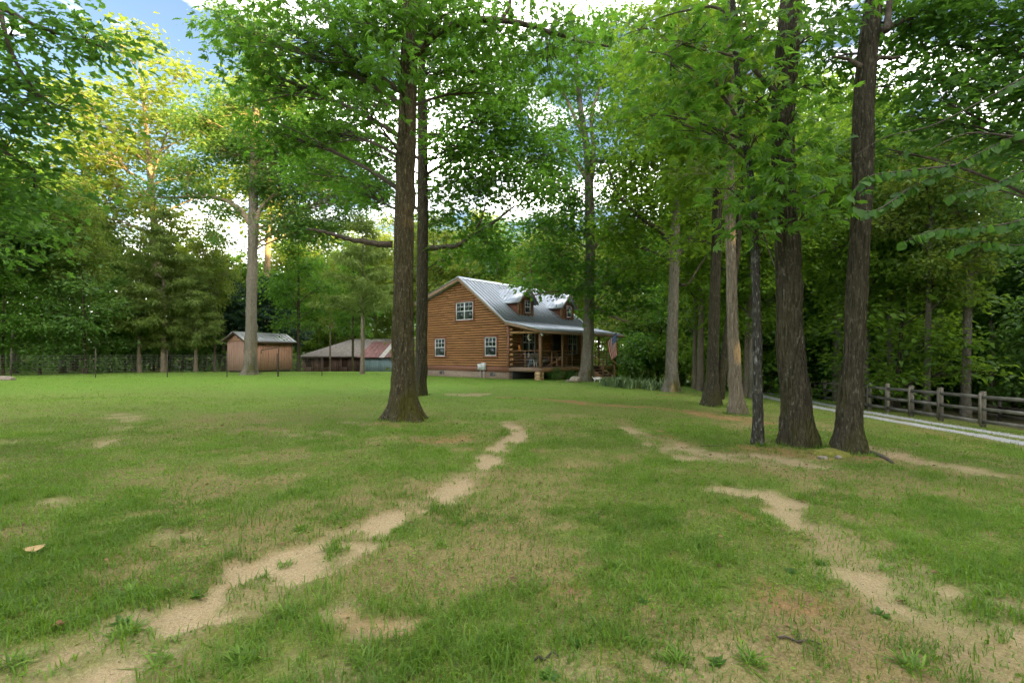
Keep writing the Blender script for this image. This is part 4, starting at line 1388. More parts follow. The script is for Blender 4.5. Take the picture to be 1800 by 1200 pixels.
# --- the oak at the porch steps
rows, D6 = with_base(1030, 670, [(1031, 655, 12.5), (1033, 620, 10.5), (1035, 560, 9.5), (1037, 480, 8.8), (1037, 400, 8.5), (1036, 330, 8), (1030, 250, 6.5), (1020, 190, 5)], (-.5, .4, 7))
d = D6
tree('oak_tree', 'pale barked oak beside the porch steps of the log house', rows,
     px_blobs([(985, 470, 60, 26, -.5), (940, 500, 40, 18, -1), (1000, 510, 46, 18, -1.2, .8, .9), (965, 440, 50, 28, 0), (1080, 500, 50, 24, .3), (1120, 540, 46, 20, .5), (1100, 470, 50, 28, 0), (1000, 400, 55, 30, 0), (1090, 410, 50, 34, 1),
                (940, 400, 40, 32, 1), (1060, 550, 30, 14, -.5), (1130, 490, 36, 26, 1), (1000, 350, 50, 36, .5), (1100, 340, 46, 40, 1), (960, 320, 40, 40, 1),
                (1060, 280, 60, 46, 0, .8, .8), (985, 230, 46, 40, 0, .8, .7), (1090, 210, 50, 45, 0, .8, .7), (1030, 150, 60, 40, 0, .8, .8), (1110, 140, 50, 40, 1, .8, .8), (1050, 70, 80, 50, 0, .8, .7)], d),
     'mid', 'leaf_oak', 'bark_grey', k_cl=1.82, sides=40, step=.12, amp=.014, flare=.75, seed=4.4, branch='branch_pale',
     limbs=[[(*P(1030, 500, d), .14), (*P(1005, 512, d - .4), .1), (*P(975, 512, d - .8), .06), (*P(930, 520, d - 1.2), .03)],
            [(*P(1042, 535, d), .13), (*P(1060, 548, d), .1), (*P(1085, 560, d - .2), .07), (*P(1110, 566, d - .4), .04)],
            [(*P(1040, 440, d), .15), (*P(1060, 415, d), .11), (*P(1085, 395, d), .07), (*P(1100, 370, d), .04)],
            [(*P(1036, 320, d), .18), (*P(1010, 280, d), .13), (*P(985, 255, d), .09), (*P(955, 235, d), .05)],
            [(*P(1036, 330, d), .18), (*P(1044, 270, d), .14), (*P(1040, 200, d), .1), (*P(1060, 140, d), .06)],
            [(*P(1030, 250, d), .12), (*P(1010, 205, d), .1), (*P(990, 160, d), .06)]])

# --- trees between the lawn and the driveway
rows, D7 = with_base(1180, 689, [(1181, 675, 12), (1181, 640, 10.5), (1182, 600, 10), (1184, 520, 9.5), (1186, 440, 9), (1188, 380, 8), (1185, 300, 6)], (.2, .2, 6))
d = D7
tree('oak_tree', 'grey oak forking above a thick straight trunk beyond the iris bed', rows,
     px_blobs([(1110, 380, 60, 36, .5), (1160, 330, 60, 40, 0), (1225, 380, 50, 40, .5), (1130, 290, 60, 40, 0), (1200, 270, 70, 45, 0), (1100, 430, 40, 26, 1), (1240, 450, 40, 30, 1), (1140, 470, 36, 24, 1), (1215, 500, 36, 24, 1.5), (1150, 210, 80, 50, 0), (1240, 190, 70, 50, .5), (1180, 100, 110, 60, 0, .8, .8)], d),
     'mid', 'leaf_bright', 'bark_grey', k_cl=1.76, sides=36, step=.12, amp=.014, flare=.75, seed=5.2,
     limbs=[[(*P(1184, 430, d), .16), (*P(1160, 405, d), .12), (*P(1130, 385, d), .08), (*P(1085, 340, d), .05), (*P(1070, 290, d), .03)],
            [(*P(1190, 450, d), .13), (*P(1206, 432, d), .11), (*P(1222, 405, d), .08), (*P(1240, 360, d), .05)],
            [(*P(1195, 500, d + .3), .07), (*P(1210, 498, d + .3), .06), (*P(1228, 470, d + .3), .05), (*P(1245, 445, d + .3), .03)]])

rows, D8 = with_base(1250, 713, [(1251, 700, 15), (1252, 670, 12), (1253, 630, 10.5), (1255, 560, 9.8), (1258, 480, 9), (1260, 400, 8.5), (1262, 300, 8), (1262, 180, 6)], (.1, .2, 6))
d = D8
tree('oak_tree', 'twin stemmed brown oak forking low beside the pale shaggy hickory', rows,
     px_blobs([(1200, 330, 60, 46, .5), (1255, 260, 70, 45, 0), (1180, 240, 60, 40, .5), (1300, 330, 50, 40, 1), (1230, 180, 80, 45, 0), (1210, 420, 40, 28, .5), (1320, 240, 50, 40, .5), (1200, 100, 90, 50, 0), (1300, 110, 80, 50, 0), (1250, 20, 130, 60, 0, .8, .7)], d),
     'oak_mid', 'leaf_bright', 'bark_dark', k_cl=1.49, sides=40, step=.10, amp=.012, flare=.55, seed=6.1, lobes=3,
     stems=[[(*P(1262, 700, d + .1), .17), (*P(1266, 670, d + .1), .16), (*P(1273, 630, d + .2), .14), (*P(1280, 580, d + .3), .13), (*P(1289, 500, d + .5), .12), (*P(1297, 420, d + .6), .11), (*P(1302, 330, d + .7), .08), (*P(1303, 220, d + .7), .03)]])

rows, D9 = with_base(1297, 728, [(1296, 715, 13.5), (1294, 690, 11.5), (1291, 640, 10.5), (1288, 580, 9.8), (1286, 500, 9.2), (1284, 420, 9), (1283, 340, 8.5), (1283, 200, 7.5), (1284, 80, 6.5), (1285, 0, 5)], (0, .2, 4))
d = D9
tree('hickory_tree', 'pale shaggy barked hickory beside the twin stemmed oak', rows,
     px_blobs([(1230, 300, 60, 36, .3), (1290, 270, 60, 40, .3), (1240, 210, 70, 40, 0), (1320, 200, 60, 40, .5), (1260, 140, 90, 40, 0), (1340, 120, 60, 40, 0), (1190, 150, 60, 40, -.5), (1290, 50, 120, 50, 0, .8, .8), (1180, 50, 80, 50, -.5), (1280, 340, 40, 28, -.6)], d),
     'hickory', 'leaf_bright', 'bark_pale', k_cl=1.35, sides=44, step=.08, amp=.014, flare=.5, seed=7.7, branch='branch_pale')

rows, D10 = with_base(1331, 782, [(1332, 770, 9.6), (1332, 700, 8.2), (1331, 600, 7.6), (1329, 500, 7.2), (1327, 420, 7), (1322, 330, 6.2), (1308, 240, 5.6), (1298, 150, 5.2), (1291, 70, 5), (1287, 0, 4.5)], (-.1, .1, 1.6))
d = D10
tree('young_hickory', 'slim lichen speckled young trunk next to the two big dark trunks', rows,
     px_blobs([(1220, 70, 70, 40, -.3), (1260, 150, 60, 34, -.4), (1180, 140, 70, 40, -.2), (1330, 240, 60, 40, -.5), (1250, 230, 60, 36, -.3), (1280, 330, 55, 36, -.4), (1340, 170, 50, 36, -.5), (1200, 220, 50, 34, 0), (1310, 395, 40, 22, -.6), (1370, 330, 40, 34, -.6), (1120, 60, 60, 36, 0), (1150, 200, 50, 30, .3), (1300, 20, 80, 40, -.3)], d),
     'hickory', 'leaf_oak', 'bark_lichen', k_cl=1.28, sides=40, step=.05, amp=.006, flare=.35, seed=8.3,
     limbs=[[(*P(1303, 240, d), .035), (*P(1285, 190, d - .1), .03), (*P(1240, 140, d - .2), .022), (*P(1180, 100, d - .2), .015), (*P(1130, 90, d - .2), .008)],
            [(*P(1325, 370, d), .02), (*P(1345, 420, d - .3), .014), (*P(1362, 470, d - .5), .006)],
            [(*P(1290, 60, d), .03), (*P(1262, 15, d), .024), (*P(1200, 20, d), .016), (*P(1140, 38, d), .008)]])

rows, D11 = with_base(1402, 781, [(1402, 765, 29.5), (1400, 740, 26.5), (1397, 690, 24), (1392, 640, 23), (1389, 580, 22), (1386, 500, 20.5), (1383, 420, 20.5), (1378, 320, 20), (1376, 220, 20), (1381, 120, 19.5), (1388, 40, 19), (1392, -40, 17)], (.2, 0, 6))
d = D11
tree('hickory_tree', 'thick dark trunked hickory, the stouter of the pair by the moss mound', rows,
     px_blobs([(1340, 60, 70, 40, -.6), (1430, 60, 70, 40, -.4), (1330, 170, 60, 40, -.7), (1390, 200, 45, 34, -1.0), (1400, 290, 40, 34, -.9), (1350, 290, 50, 36, -.8), (1450, 150, 50, 40, .6), (1450, 250, 40, 36, .8), (1380, 330, 36, 24, -1.0), (1340, 380, 40, 26, -.6), (1420, 370, 34, 26, -.8), (1470, 330, 36, 34, 1.0, .8, .8),
                (1390, -40, 150, 50, 0, .8, .4), (1390, -150, 180, 80, 0, .8, .2)], d),
     'hickory', 'leaf_oak', 'bark_dark', k_cl=1.28, sides=120, step=.04, amp=.018, flare=.34, seed=9.4,
     limbs=[[(*P(1372, 170, d), .05), (*P(1350, 150, d - .3), .04), (*P(1310, 110, d - .5), .03), (*P(1260, 90, d - .6), .014)]])

rows, D12 = with_base(1494, 793, [(1494, 775, 24), (1494, 745, 20), (1497, 700, 18.5), (1500, 650, 17.5), (1502, 600, 17), (1505, 520, 16.8), (1510, 440, 16.5), (1516, 340, 16.5), (1518, 260, 17), (1518, 180, 17), (1525, 90, 16), (1535, 10, 15), (1545, -60, 13)], (.5, .2, 5))
d = D12
tree('oak_tree', 'leaning dark trunk nearest the board fence, beside the mossy mound', rows,
     px_blobs([(1600, 50, 70, 40, .5), (1480, 40, 50, 36, .8), (1570, 150, 34, 34, .5, .8, .7), (1640, 20, 80, 40, .6), (1450, 110, 40, 30, .8), (1600, -50, 160, 50, 0, .8, .35), (1560, -150, 200, 80, 0, .8, .2)], d),
     'oak', 'leaf_near', 'bark_dark', k_cl=1.9, sides=100, step=.04, amp=.013, flare=.60, seed=10.9,
     limbs=[[(*P(1520, 112, d), .05), (*P(1545, 102, d), .04), (*P(1565, 103, d), .032), (*P(1582, 100, d), .02)],
            [(*P(1514, 118, d - .2), .045), (*P(1490, 104, d - .2), .03), (*P(1462, 100, d - .2), .014)],
            [(*P(1558, 55, d - .2), .055), (*P(1562, 20, d - .1), .05), (*P(1565, -20, d), .045)],
            [(*P(1530, 60, d), .05), (*P(1580, 40, d + .3), .04), (*P(1640, 10, d + .5), .025)]])

# --- the tree just outside the frame whose branches hang into the upper left corner
d = 7.2
rows = px_rows([(-260, 860, 34), (-260, 700, 30), (-255, 500, 28), (-250, 300, 26), (-240, 100, 24), (-230, -60, 20)], d, (.2, .2, 4))
rows[0] = (rows[0][0], rows[0][1], float(gh(rows[0][0], rows[0][1])), rows[0][3])
tree('sweetgum_tree', 'dark leaved tree overhanging the upper left corner', rows,
     px_blobs([(20, 60, 70, 50, 0), (60, 170, 80, 60, .3), (20, 260, 70, 60, .3), (90, 60, 60, 40, .3), (150, 70, 36, 24, .4), (190, 85, 34, 22, .4, .8, 1.2), (110, 190, 44, 34, .2), (60, 330, 70, 50, .6), (0, 400, 60, 60, .5), (-80, 150, 100, 90, 0), (-80, 330, 90, 80, 0), (-100, 0, 150, 70, 0, .8, .5), (-140, -140, 200, 90, 0, .8, .2)], d),
     'oak', 'leaf_near', 'bark_dark', k_cl=1.25, sides=40, step=.12, amp=.012, flare=.8, seed=12.2,
     limbs=[[(*P(-245, 200, d), .09), (*P(-120, 60, d), .07), (*P(-20, 10, d), .05), (*P(60, 45, d + .2), .032), (*P(140, 70, d + .4), .02), (*P(205, 92, d + .4), .008)],
            [(*P(0, 20, d), .03), (*P(15, 80, d), .026), (*P(40, 130, d + .1), .02), (*P(90, 190, d + .2), .01)],
            [(*P(-240, 340, d), .08), (*P(-130, 260, d), .06), (*P(-30, 250, d + .2), .04), (*P(60, 300, d + .4), .015)]])

# ------------------------------------------------------------------ prototypes for the woods
def proto_broad(seed, H, r0, clear, width, kind, nblob, bark, k=1.0, lean=.4, blob=1.0):
    r = np.random.default_rng(seed)
    global rng
    keep, rng = rng, r
    top = np.array([r.normal(0, lean), r.normal(0, lean), H])
    rows = [(0, 0, -.3, r0), (0, 0, 0.15, r0), (top[0] * .15, top[1] * .15, H * .25, r0 * .82), (top[0] * .4, top[1] * .4, H * .5, r0 * .66), (top[0] * .7, top[1] * .7, H * .75, r0 * .4), (top[0], top[1], H * .96, r0 * .08)]
    v, f, moss = trunk_shape(rows, 18, .35, .02, .7, seed * 1.7)
    tm = mesh_obj('trunk', v, f, M[bark], None, {'moss': moss}, True, True)
    tr = spline(np.array(rows), 50)
    length, wd, shape, per, sig, flat, droop, fan = LEAF[kind]
    bv, bf, bo, lv, lf, lt, lo = [], [], 0, [], [], [], 0
    for b in range(nblob):
        t = (b + r.uniform(.1, .9)) / nblob
        z = H * (clear + (1 - clear) * t)
        env = width * (math.sin(math.pi * (.16 + .80 * t)) ** .8)
        a = b * 2.4 + r.uniform(-.5, .5)
        rad_ = env * r.uniform(.45, .85)
        c = np.array([top[0] * z / H + rad_ * math.cos(a), top[1] * z / H + rad_ * math.sin(a), z])
        rr = env * r.uniform(.42, .62) * blob
        ra = np.array([rr, rr, rr * r.uniform(.45, .7)])
        ncl = max(5, int(k * 2.0 * math.pi * ra[0] * ra[2] / (sig * sig * 1.3)))
        cl = crown_blob(c, ra, ncl, r)
        s = int(np.argmin(np.abs(tr[:, 2] - (z - .55 * rad_))))
        p0 = tr[s, :3]
        mid_ = (p0 + c) / 2 + np.array([0, 0, .1 * rad_])
        v1, f1 = tubes3(p0[None], mid_[None], c[None], np.array([tr[s, 3] * .45]), np.array([.02]), 5, 7)
        bv.append(v1); bf.append(f1 + bo); bo += len(v1)
        t_ = r.uniform(.4, 1, (len(cl), 1))
        st_ = (1 - t_) ** 2 * p0 + 2 * t_ * (1 - t_) * mid_ + t_ ** 2 * c
        v2, f2 = tubes3(st_, (st_ + cl) / 2 + r.normal(0, .15, cl.shape), cl, .022, .006, 3, 3)
        bv.append(v2); bf.append(f2 + bo); bo += len(v2)
        tb = np.clip(.5 + r.normal(0, .2, len(cl)), .05, .95)
        v3, f3, t3 = spray(cl, per, sig, flat, length, wd, shape, droop, fan, r, tint_base=tb)
        lv.append(v3); lf.append(f3 + lo); lt.append(t3); lo += len(v3)
    bm = mesh_obj('branches', np.concatenate(bv), np.concatenate(bf), M['branch'], None, None, True, True)
    cm = mesh_obj('crown', np.concatenate(lv), np.concatenate(lf), M['leaf_far'], None, {'tint': np.concatenate(lt)}, False, True)
    rng = keep
    return {'trunk': tm, 'branches': bm, 'crown': cm, 'H': H}

def proto_cedar(seed, H, spread, bark, dens=1.0, clear=.12):
    r = np.random.default_rng(seed)
    rows = [(0, 0, -.3, .16), (0, 0, .1, .16), (.05, .05, H * .5, .10), (0, .1, H * .98, .015)]
    v, f, moss = trunk_shape(rows, 14, .3, .01, .5, seed)
    tm = mesh_obj('trunk', v, f, M[bark], None, {'moss': moss}, True, True)
    nb_ = int(95 * dens)
    t = np.sort(r.random(nb_)) ** .9
    z0 = H * (clear + (1 - clear) * t)
    Lb = spread * (1 - t) ** .75 * r.uniform(.6, 1.1, nb_) + .25
    a = r.uniform(0, 2 * np.pi, nb_)
    d = np.stack([np.cos(a), np.sin(a), np.full(nb_, .18)], 1)
    p0 = np.stack([np.zeros(nb_), np.zeros(nb_), z0], 1); p2 = p0 + d * Lb[:, None]; p1 = (p0 + p2) / 2 + np.array([0, 0, .12]) * Lb[:, None]
    bv, bf = tubes3(p0, p1, p2, .03, .006, 4, 5)
    n = int(17000 * dens)
    w = Lb / Lb.sum()
    bi = r.choice(nb_, n, p=w)
    u = (r.random(n) ** .75)[:, None]
    q = (1 - u) ** 2 * p0[bi] + 2 * u * (1 - u) * p1[bi] + u ** 2 * p2[bi]
    q = q + r.normal(0, .16, (n, 3)) * np.array([1, 1, .45])
    dr = unit(d[bi] * .5 + r.normal(0, .55, (n, 3)) + np.array([0, 0, -.55]))
    nr = unit(np.array([0, 0, 1.0]) + r.normal(0, .6, (n, 3)))
    lv, lf, m = leaf_arrays(q, dr, nr, r.uniform(.22, .48, n), r.uniform(.045, .085, n), 'kite')
    tint = np.repeat(np.clip(.5 + r.normal(0, .22, n), 0, 1), m)
    bm = mesh_obj('branches', bv, bf, M['branch'], None, None, True, True)
    cm = mesh_obj('crown', lv, lf, M['needle'], None, {'tint': tint}, False, True)
    return {'trunk': tm, 'branches': bm, 'crown': cm, 'H': H}

PR = {
    'oak_a': proto_broad(101, 20, .30, .34, 5.2, 'far', 15, 'bark_grey'),
    'oak_b': proto_broad(202, 22, .34, .40, 5.8, 'far', 17, 'bark_dark'),
    'oak_c': proto_broad(303, 18, .24, .26, 4.2, 'far', 14, 'bark_grey', 1.05),
    'sparse': proto_broad(404, 24, .36, .42, 6.2, 'far', 15, 'bark_pale', .55, 1.2),
    'sunny': proto_broad(414, 26, .34, .42, 6.4, 'far', 24, 'bark_pale', .85, 1.0, .62),
    'small': proto_broad(505, 8, .10, .10, 2.9, 'mid', 13, 'bark_dark', .9),
    'bush': proto_broad(606, 3.6, .05, .04, 2.0, 'mid', 9, 'bark_dark', 1.1),
    'cedar': proto_cedar(707, 12, 3.6, 'bark_pale', 1.0, .14),
    'cedar_b': proto_cedar(808, 9, 2.6, 'bark_pale', .85, .22),
    'cedar_c': proto_cedar(909, 12, 3.6, 'bark_pale', .75, .36),
}

def plant(pr, name, label, x, y, H, mat=None, rot=None, group=None, wide=1.0, bark=None, cat='tree', branch=None):
    p = PR[pr]
    s = H / p['H']
    root = empty(name, (x, y, float(gh(x, y)) - .05), label, cat, group, rotz=rng.uniform(0, 6.28) if rot is None else rot)
    for part in ('trunk', 'branches', 'crown'):
        o = link(part, p[part], root, scale=(s * wide, s * wide, s))
        m = {'crown': mat, 'trunk': bark, 'branches': branch}[part]
        if m:
            o.material_slots[0].link = 'OBJECT'
            o.material_slots[0].material = M[m]
        if part != 'trunk':
            o['kind'] = 'stuff'
    return root

def plant_px(pr, name, label, px, d, H, **kw):
    return plant(pr, name, label, (px - 900) / F * d, d, H, **kw)

# single trees one can point to
plant_px('sunny', 'tall_oak', 'tallest sunlit oak rising above the woods on the left', 285, 52, 35, mat='leaf_far', rot=.6, wide=1.05, branch='branch_pale')
plant_px('sunny', 'tall_oak', 'yellow topped oak behind the dark leaves of the upper left corner', 130, 50, 30, mat='leaf_far', rot=4.2, wide=.9, branch='branch_pale')
plant_px('sunny', 'tall_oak', 'tall oak with a yellow sunlit top behind the pale grey oak', 465, 58, 38, mat='leaf_far', rot=2.2, wide=.9, branch='branch_pale')
plant_px('cedar', 'cedar_tree', 'feathery cedar standing behind the wire fence left of the shed', 287, 43, 14.5, mat='needle', rot=1.0, wide=1.15)
plant_px('cedar_b', 'cedar_tree', 'smaller cedar with a pale bare trunk behind the wire fence', 245, 42, 9.5, mat='needle', rot=3.0, wide=.9)
plant_px('cedar_b', 'cedar_tree', 'slim cedar between the feathery cedar and the shed', 344, 43.5, 9.0, mat='needle', rot=5.0, wide=.9)
plant_px('cedar', 'pine_tree', 'dark bluish pine directly behind the shed', 392, 49, 11.5, mat='needle_dark', rot=.2, wide=1.2)
plant_px('cedar_b', 'pine_tree', 'dark bluish pine rising over the right end of the shed roof', 480, 51, 10.5, mat='needle_dark', rot=2.0, wide=1.25)
plant_px('oak_c', 'oak_tree', 'dark trunked oak between the shed and the barn', 525, 46, 15, mat='leaf_oak', rot=1.4, bark='bark_dark', wide=.8)
plant_px('cedar_c', 'cedar_tree', 'ragged cedar with a bare reddish trunk in front of the blue lean-to', 637, 38, 12.5, mat='needle', rot=.5, wide=1.0, bark='bark_pale')
plant_px('oak_c', 'oak_tree', 'dark trunked tree in front of the brown barn wall', 620, 47, 13, mat='leaf_oak', rot=4.0, bark='bark_moss', wide=.7)
plant_px('oak_b', 'oak_tree', 'straight grey tree far beyond the twin stemmed oak', 1231, 29, 17, mat='leaf_oak', rot=.3, wide=.75, bark='bark_pale')
plant_px('oak_c', 'oak_tree', 'slender pale tree close beside the straight grey one', 1221, 31, 15, mat='leaf_bright', rot=2.3, wide=.7, bark='bark_pale')
plant_px('oak_a', 'oak_tree', 'pale trunked tree behind the slim lichen trunk', 1312, 27, 16, mat='leaf_bright', rot=1.7, wide=.75, bark='bark_pale')
plant_px('oak_c', 'oak_tree', 'leaning tree between the slim lichen trunk and the driveway', 1320, 25, 13, mat='leaf_bright', rot=3.7, wide=.8, bark='bark_grey')
plant_px('oak_b', 'oak_tree', 'grey tree by the fence left of the leaning dark trunk', 1471, 33, 19, mat='leaf_bright', rot=.9, wide=.9, bark='bark_grey')
plant_px('oak_a', 'oak_tree', 'pale trunk behind the fence just right of the leaning dark trunk', 1521, 25.5, 18, mat='leaf_bright', rot=2.9, wide=.65, bark='bark_grey')
plant_px('oak_b', 'oak_tree', 'slim grey tree behind the third fence panel', 1565, 26, 15, mat='leaf_bright', rot=4.1, wide=.6, bark='bark_grey')
plant_px('small', 'oak_tree', 'small crooked tree beside the slim grey one behind the fence', 1577, 25, 9, mat='leaf_bright', rot=1.1, wide=1.0, bark='bark_dark')
plant_px('oak_b', 'oak_tree', 'leafy tree with light leaves hanging over the fence', 1629, 23.5, 14, mat='leaf_far', rot=5.2, wide=.7, bark='bark_grey')
plant_px('sparse', 'tall_oak', 'tall pale branching oak behind the fence on the right', 1697, 23, 17, mat='leaf_blue', rot=.4, wide=.75, bark='bark_grey', branch='branch_pale')

for px, d_, H, lab in ((147, 40, 16, 'slender pale trunk pair neighbour behind the second wire post'), (378, 46, 15, 'slender pale trunk just left of the shed'), (580, 62, 15, 'leaning bare trunk above the barn roof'), (1260, 41, 18, 'slender pale trunk between the twin stems and the grey oak'), (1345, 40, 17, 'slender pale trunk seen just right of the slim lichen trunk'), (1425, 38, 16, 'slender pale trunk in the gap between the two big dark trunks'), (1600, 33, 16, 'slender pale trunk above the middle of the board fence'), (1745, 29, 16, 'slender pale trunk above the right part of the board fence'), (1785, 33, 17, 'slender pale trunk at the right photo edge')):
    plant_px('oak_b', 'slender_tree', lab, px, d_, H, mat='leaf_far' if d_ > 38 else 'leaf_oak', wide=.5, bark='bark_pale', branch='branch_pale', group='slender pale trunks in the woods')

# the woods all round, tree by tree
GROUPS = {'left': 'trees in the woods behind the wire fence', 'mid': 'trees in the woods behind the house', 'right': 'trees in the woods beyond the board fence'}
PLACES = {
    'left': [(-400, 'at the far left end'), (-20, 'behind the leftmost fence post'), (90, 'behind the second wire panel'), (200, 'left of the bare trunked cedar'), (270, 'around the feathery cedar'), (340, 'left of the shed'), (400, 'rising behind the shed')],
    'mid': [(400, 'behind the shed and barn gap'), (560, 'above the brown barn'), (650, 'above the blue lean-to'), (750, 'behind the house gable'), (880, 'behind the house ridge'), (1000, 'behind the porch end'), (1100, 'right of the porch flag'), (1170, 'behind the forking grey oak'), (1240, 'behind the twin stemmed oak'), (1300, 'behind the slim lichen trunk')],
    'right': [(1300, 'left of the stout dark trunk'), (1400, 'between the two big dark trunks'), (1500, 'just right of the leaning trunk'), (1600, 'behind the middle of the board fence'), (1680, 'around the tall pale branching oak'), (1760, 'at the right edge of the woods'), (1850, 'past the right end of the fence')],
}
HUES = {'leaf_oak': 'mid green', 'leaf_blue': 'blue green', 'leaf_dark': 'shaded dark', 'leaf_far': 'light green', 'leaf_bright': 'yellow green'}
ORD = ['leftmost', 'second from left', 'third from left', 'fourth from left', 'fifth from left', 'sixth from left']
def woods(zone, lst):
    names = []
    for pr, px, d, H, mat in lst:
        size = {'small': 'low bushy', 'bush': 'knee high to head high'}.get(pr, 'tall')
        size = 'young' if pr == 'bush' else size
        place = [t for a, t in PLACES[zone] if px >= a][-1]
        near_ = {'left': 45, 'mid': 50, 'right': 39}[zone]
        lab = '%s %s tree %s, %s' % (size, HUES[mat], place, 'front row' if d < near_ else 'deeper')
        names.append(lab)
    for i, (pr, px, d, H, mat) in enumerate(lst):
        same = sorted(q[1] for q, l in zip(lst, names) if l == names[i])
        lab = names[i] + (', ' + ORD[same.index(px)] if len(same) > 1 else '')
        plant_px(pr, 'woodland_tree', lab, px, d, H, mat=mat, group=GROUPS[zone], wide=rng.uniform(.85, 1.1))
woods('left', [
    ('oak_a', -300, 30, 17, 'leaf_oak'), ('oak_c', -170, 33, 17, 'leaf_blue'), ('oak_b', -60, 36, 19, 'leaf_blue'), ('oak_a', 25, 39, 18, 'leaf_oak'), ('oak_c', 110, 41, 16.5, 'leaf_blue'),
    ('small', -120, 33, 7, 'leaf_dark'), ('small', 5, 36, 8, 'leaf_oak'), ('small', 70, 37, 7, 'leaf_dark'), ('small', 150, 39, 8, 'leaf_blue'), ('small', 195, 42, 7, 'leaf_dark'), ('small', 320, 47, 7.5, 'leaf_blue'),
    ('oak_b', 175, 50, 16, 'leaf_blue'), ('oak_a', 235, 56, 17, 'leaf_far'), ('oak_c', 300, 58, 18, 'leaf_far'), ('oak_a', 360, 62, 18, 'leaf_far'), ('oak_b', 120, 60, 25, 'leaf_far'), ('oak_b', 30, 56, 25, 'leaf_far'), ('oak_a', -80, 56, 25, 'leaf_far'),
    ('oak_c', 420, 60, 16, 'leaf_oak'), ('small', 270, 50, 8, 'leaf_dark'), ('small', 220, 48, 7, 'leaf_dark'), ('small', 420, 58, 8, 'leaf_blue'), ('oak_b', -250, 50, 24, 'leaf_far'), ('small', 360, 52, 7, 'leaf_dark'),
    ('small', 130, 46, 8, 'leaf_dark'), ('small', 30, 45, 8, 'leaf_dark'), ('small', -60, 43, 8, 'leaf_dark')])
woods('mid', [
    ('oak_a', 500, 84, 25, 'leaf_far'), ('oak_a', 560, 88, 27, 'leaf_far'), ('oak_b', 610, 92, 28, 'leaf_far'), ('oak_c', 660, 86, 26, 'leaf_far'), ('oak_a', 720, 84, 27, 'leaf_far'), ('oak_c', 590, 80, 20, 'leaf_oak'), ('small', 560, 80, 9, 'leaf_bright'), ('small', 520, 78, 9, 'leaf_far'), ('small', 610, 82, 10, 'leaf_far'), ('small', 680, 82, 9, 'leaf_far'),
    ('oak_b', 770, 62, 21, 'leaf_far'), ('oak_c', 825, 58, 17.5, 'leaf_far'), ('oak_a', 880, 64, 20, 'leaf_oak'), ('oak_c', 930, 56, 16, 'leaf_far'), ('oak_a', 985, 60, 19, 'leaf_far'), ('oak_b', 1070, 52, 16, 'leaf_far'), ('oak_c', 1135, 48, 14, 'leaf_oak'), ('oak_b', 850, 74, 25, 'leaf_far'), ('oak_a', 1040, 70, 20, 'leaf_far'), ('oak_a', 800, 76, 22, 'leaf_far'), ('oak_b', 940, 76, 22, 'leaf_far'), ('oak_b', 1120, 62, 20, 'leaf_far'),
    ('small', 1085, 42, 8, 'leaf_far'), ('small', 1120, 40, 7, 'leaf_far'), ('small', 1155, 39, 8, 'leaf_oak'), ('bush', 1110, 36, 3.4, 'leaf_oak'), ('bush', 1145, 37, 3.2, 'leaf_far'), ('bush', 1200, 36, 3.6, 'leaf_bright'),
    ('oak_a', 1200, 46, 18, 'leaf_oak'), ('small', 1190, 42, 8, 'leaf_oak'), ('small', 1250, 40, 9, 'leaf_bright'), ('oak_b', 1270, 44, 19, 'leaf_bright'), ('small', 1290, 37, 8, 'leaf_bright'), ('small', 1335, 36, 8, 'leaf_bright'), ('bush', 1260, 34, 3.6, 'leaf_bright')])
woods('right', [
    ('oak_c', 1360, 42, 16, 'leaf_bright'), ('small', 1385, 38, 9, 'leaf_oak'), ('small', 1430, 37, 9, 'leaf_bright'), ('oak_a', 1420, 46, 17, 'leaf_bright'), ('small', 1475, 36, 9, 'leaf_oak'), ('oak_b', 1490, 48, 17, 'leaf_bright'), ('small', 1520, 34, 9, 'leaf_dark'),
    ('oak_c', 1550, 40, 14, 'leaf_oak'), ('small', 1570, 38, 8, 'leaf_dark'), ('small', 1610, 37, 8, 'leaf_dark'), ('oak_a', 1620, 42, 14, 'leaf_dark'), ('small', 1660, 34, 8, 'leaf_oak'), ('small', 1720, 33, 7.5, 'leaf_oak'), ('oak_c', 1690, 40, 13, 'leaf_oak'),
    ('small', 1780, 31, 7.5, 'leaf_oak'), ('oak_b', 1790, 38, 15, 'leaf_oak'), ('small', 1840, 25, 8, 'leaf_dark'), ('oak_a', 1860, 28, 13, 'leaf_blue'), ('small', 1920, 24, 8, 'leaf_dark'), ('oak_c', 1960, 26, 14, 'leaf_oak'), ('oak_b', 2080, 28, 16, 'leaf_oak'),
    ('oak_c', 1590, 56, 21, 'leaf_oak'), ('oak_b', 1684, 58, 18, 'leaf_oak'), ('oak_a', 1790, 54, 20, 'leaf_oak'), ('oak_b', 1530, 54, 24, 'leaf_bright'), ('oak_b', 1455, 40, 27, 'leaf_bright'), ('oak_a', 1570, 43, 25, 'leaf_oak'), ('oak_a', 1350, 38, 25, 'leaf_bright'), ('oak_b', 1440, 58, 25, 'leaf_bright'), ('oak_a', 1350, 56, 24, 'leaf_bright'), ('small', 1640, 46, 9, 'leaf_dark'), ('small', 1560, 48, 9, 'leaf_dark'), ('small', 1720, 44, 9, 'leaf_dark'), ('small', 1800, 40, 9, 'leaf_dark'), ('small', 1480, 46, 9, 'leaf_dark'), ('small', 1400, 50, 9, 'leaf_oak')])

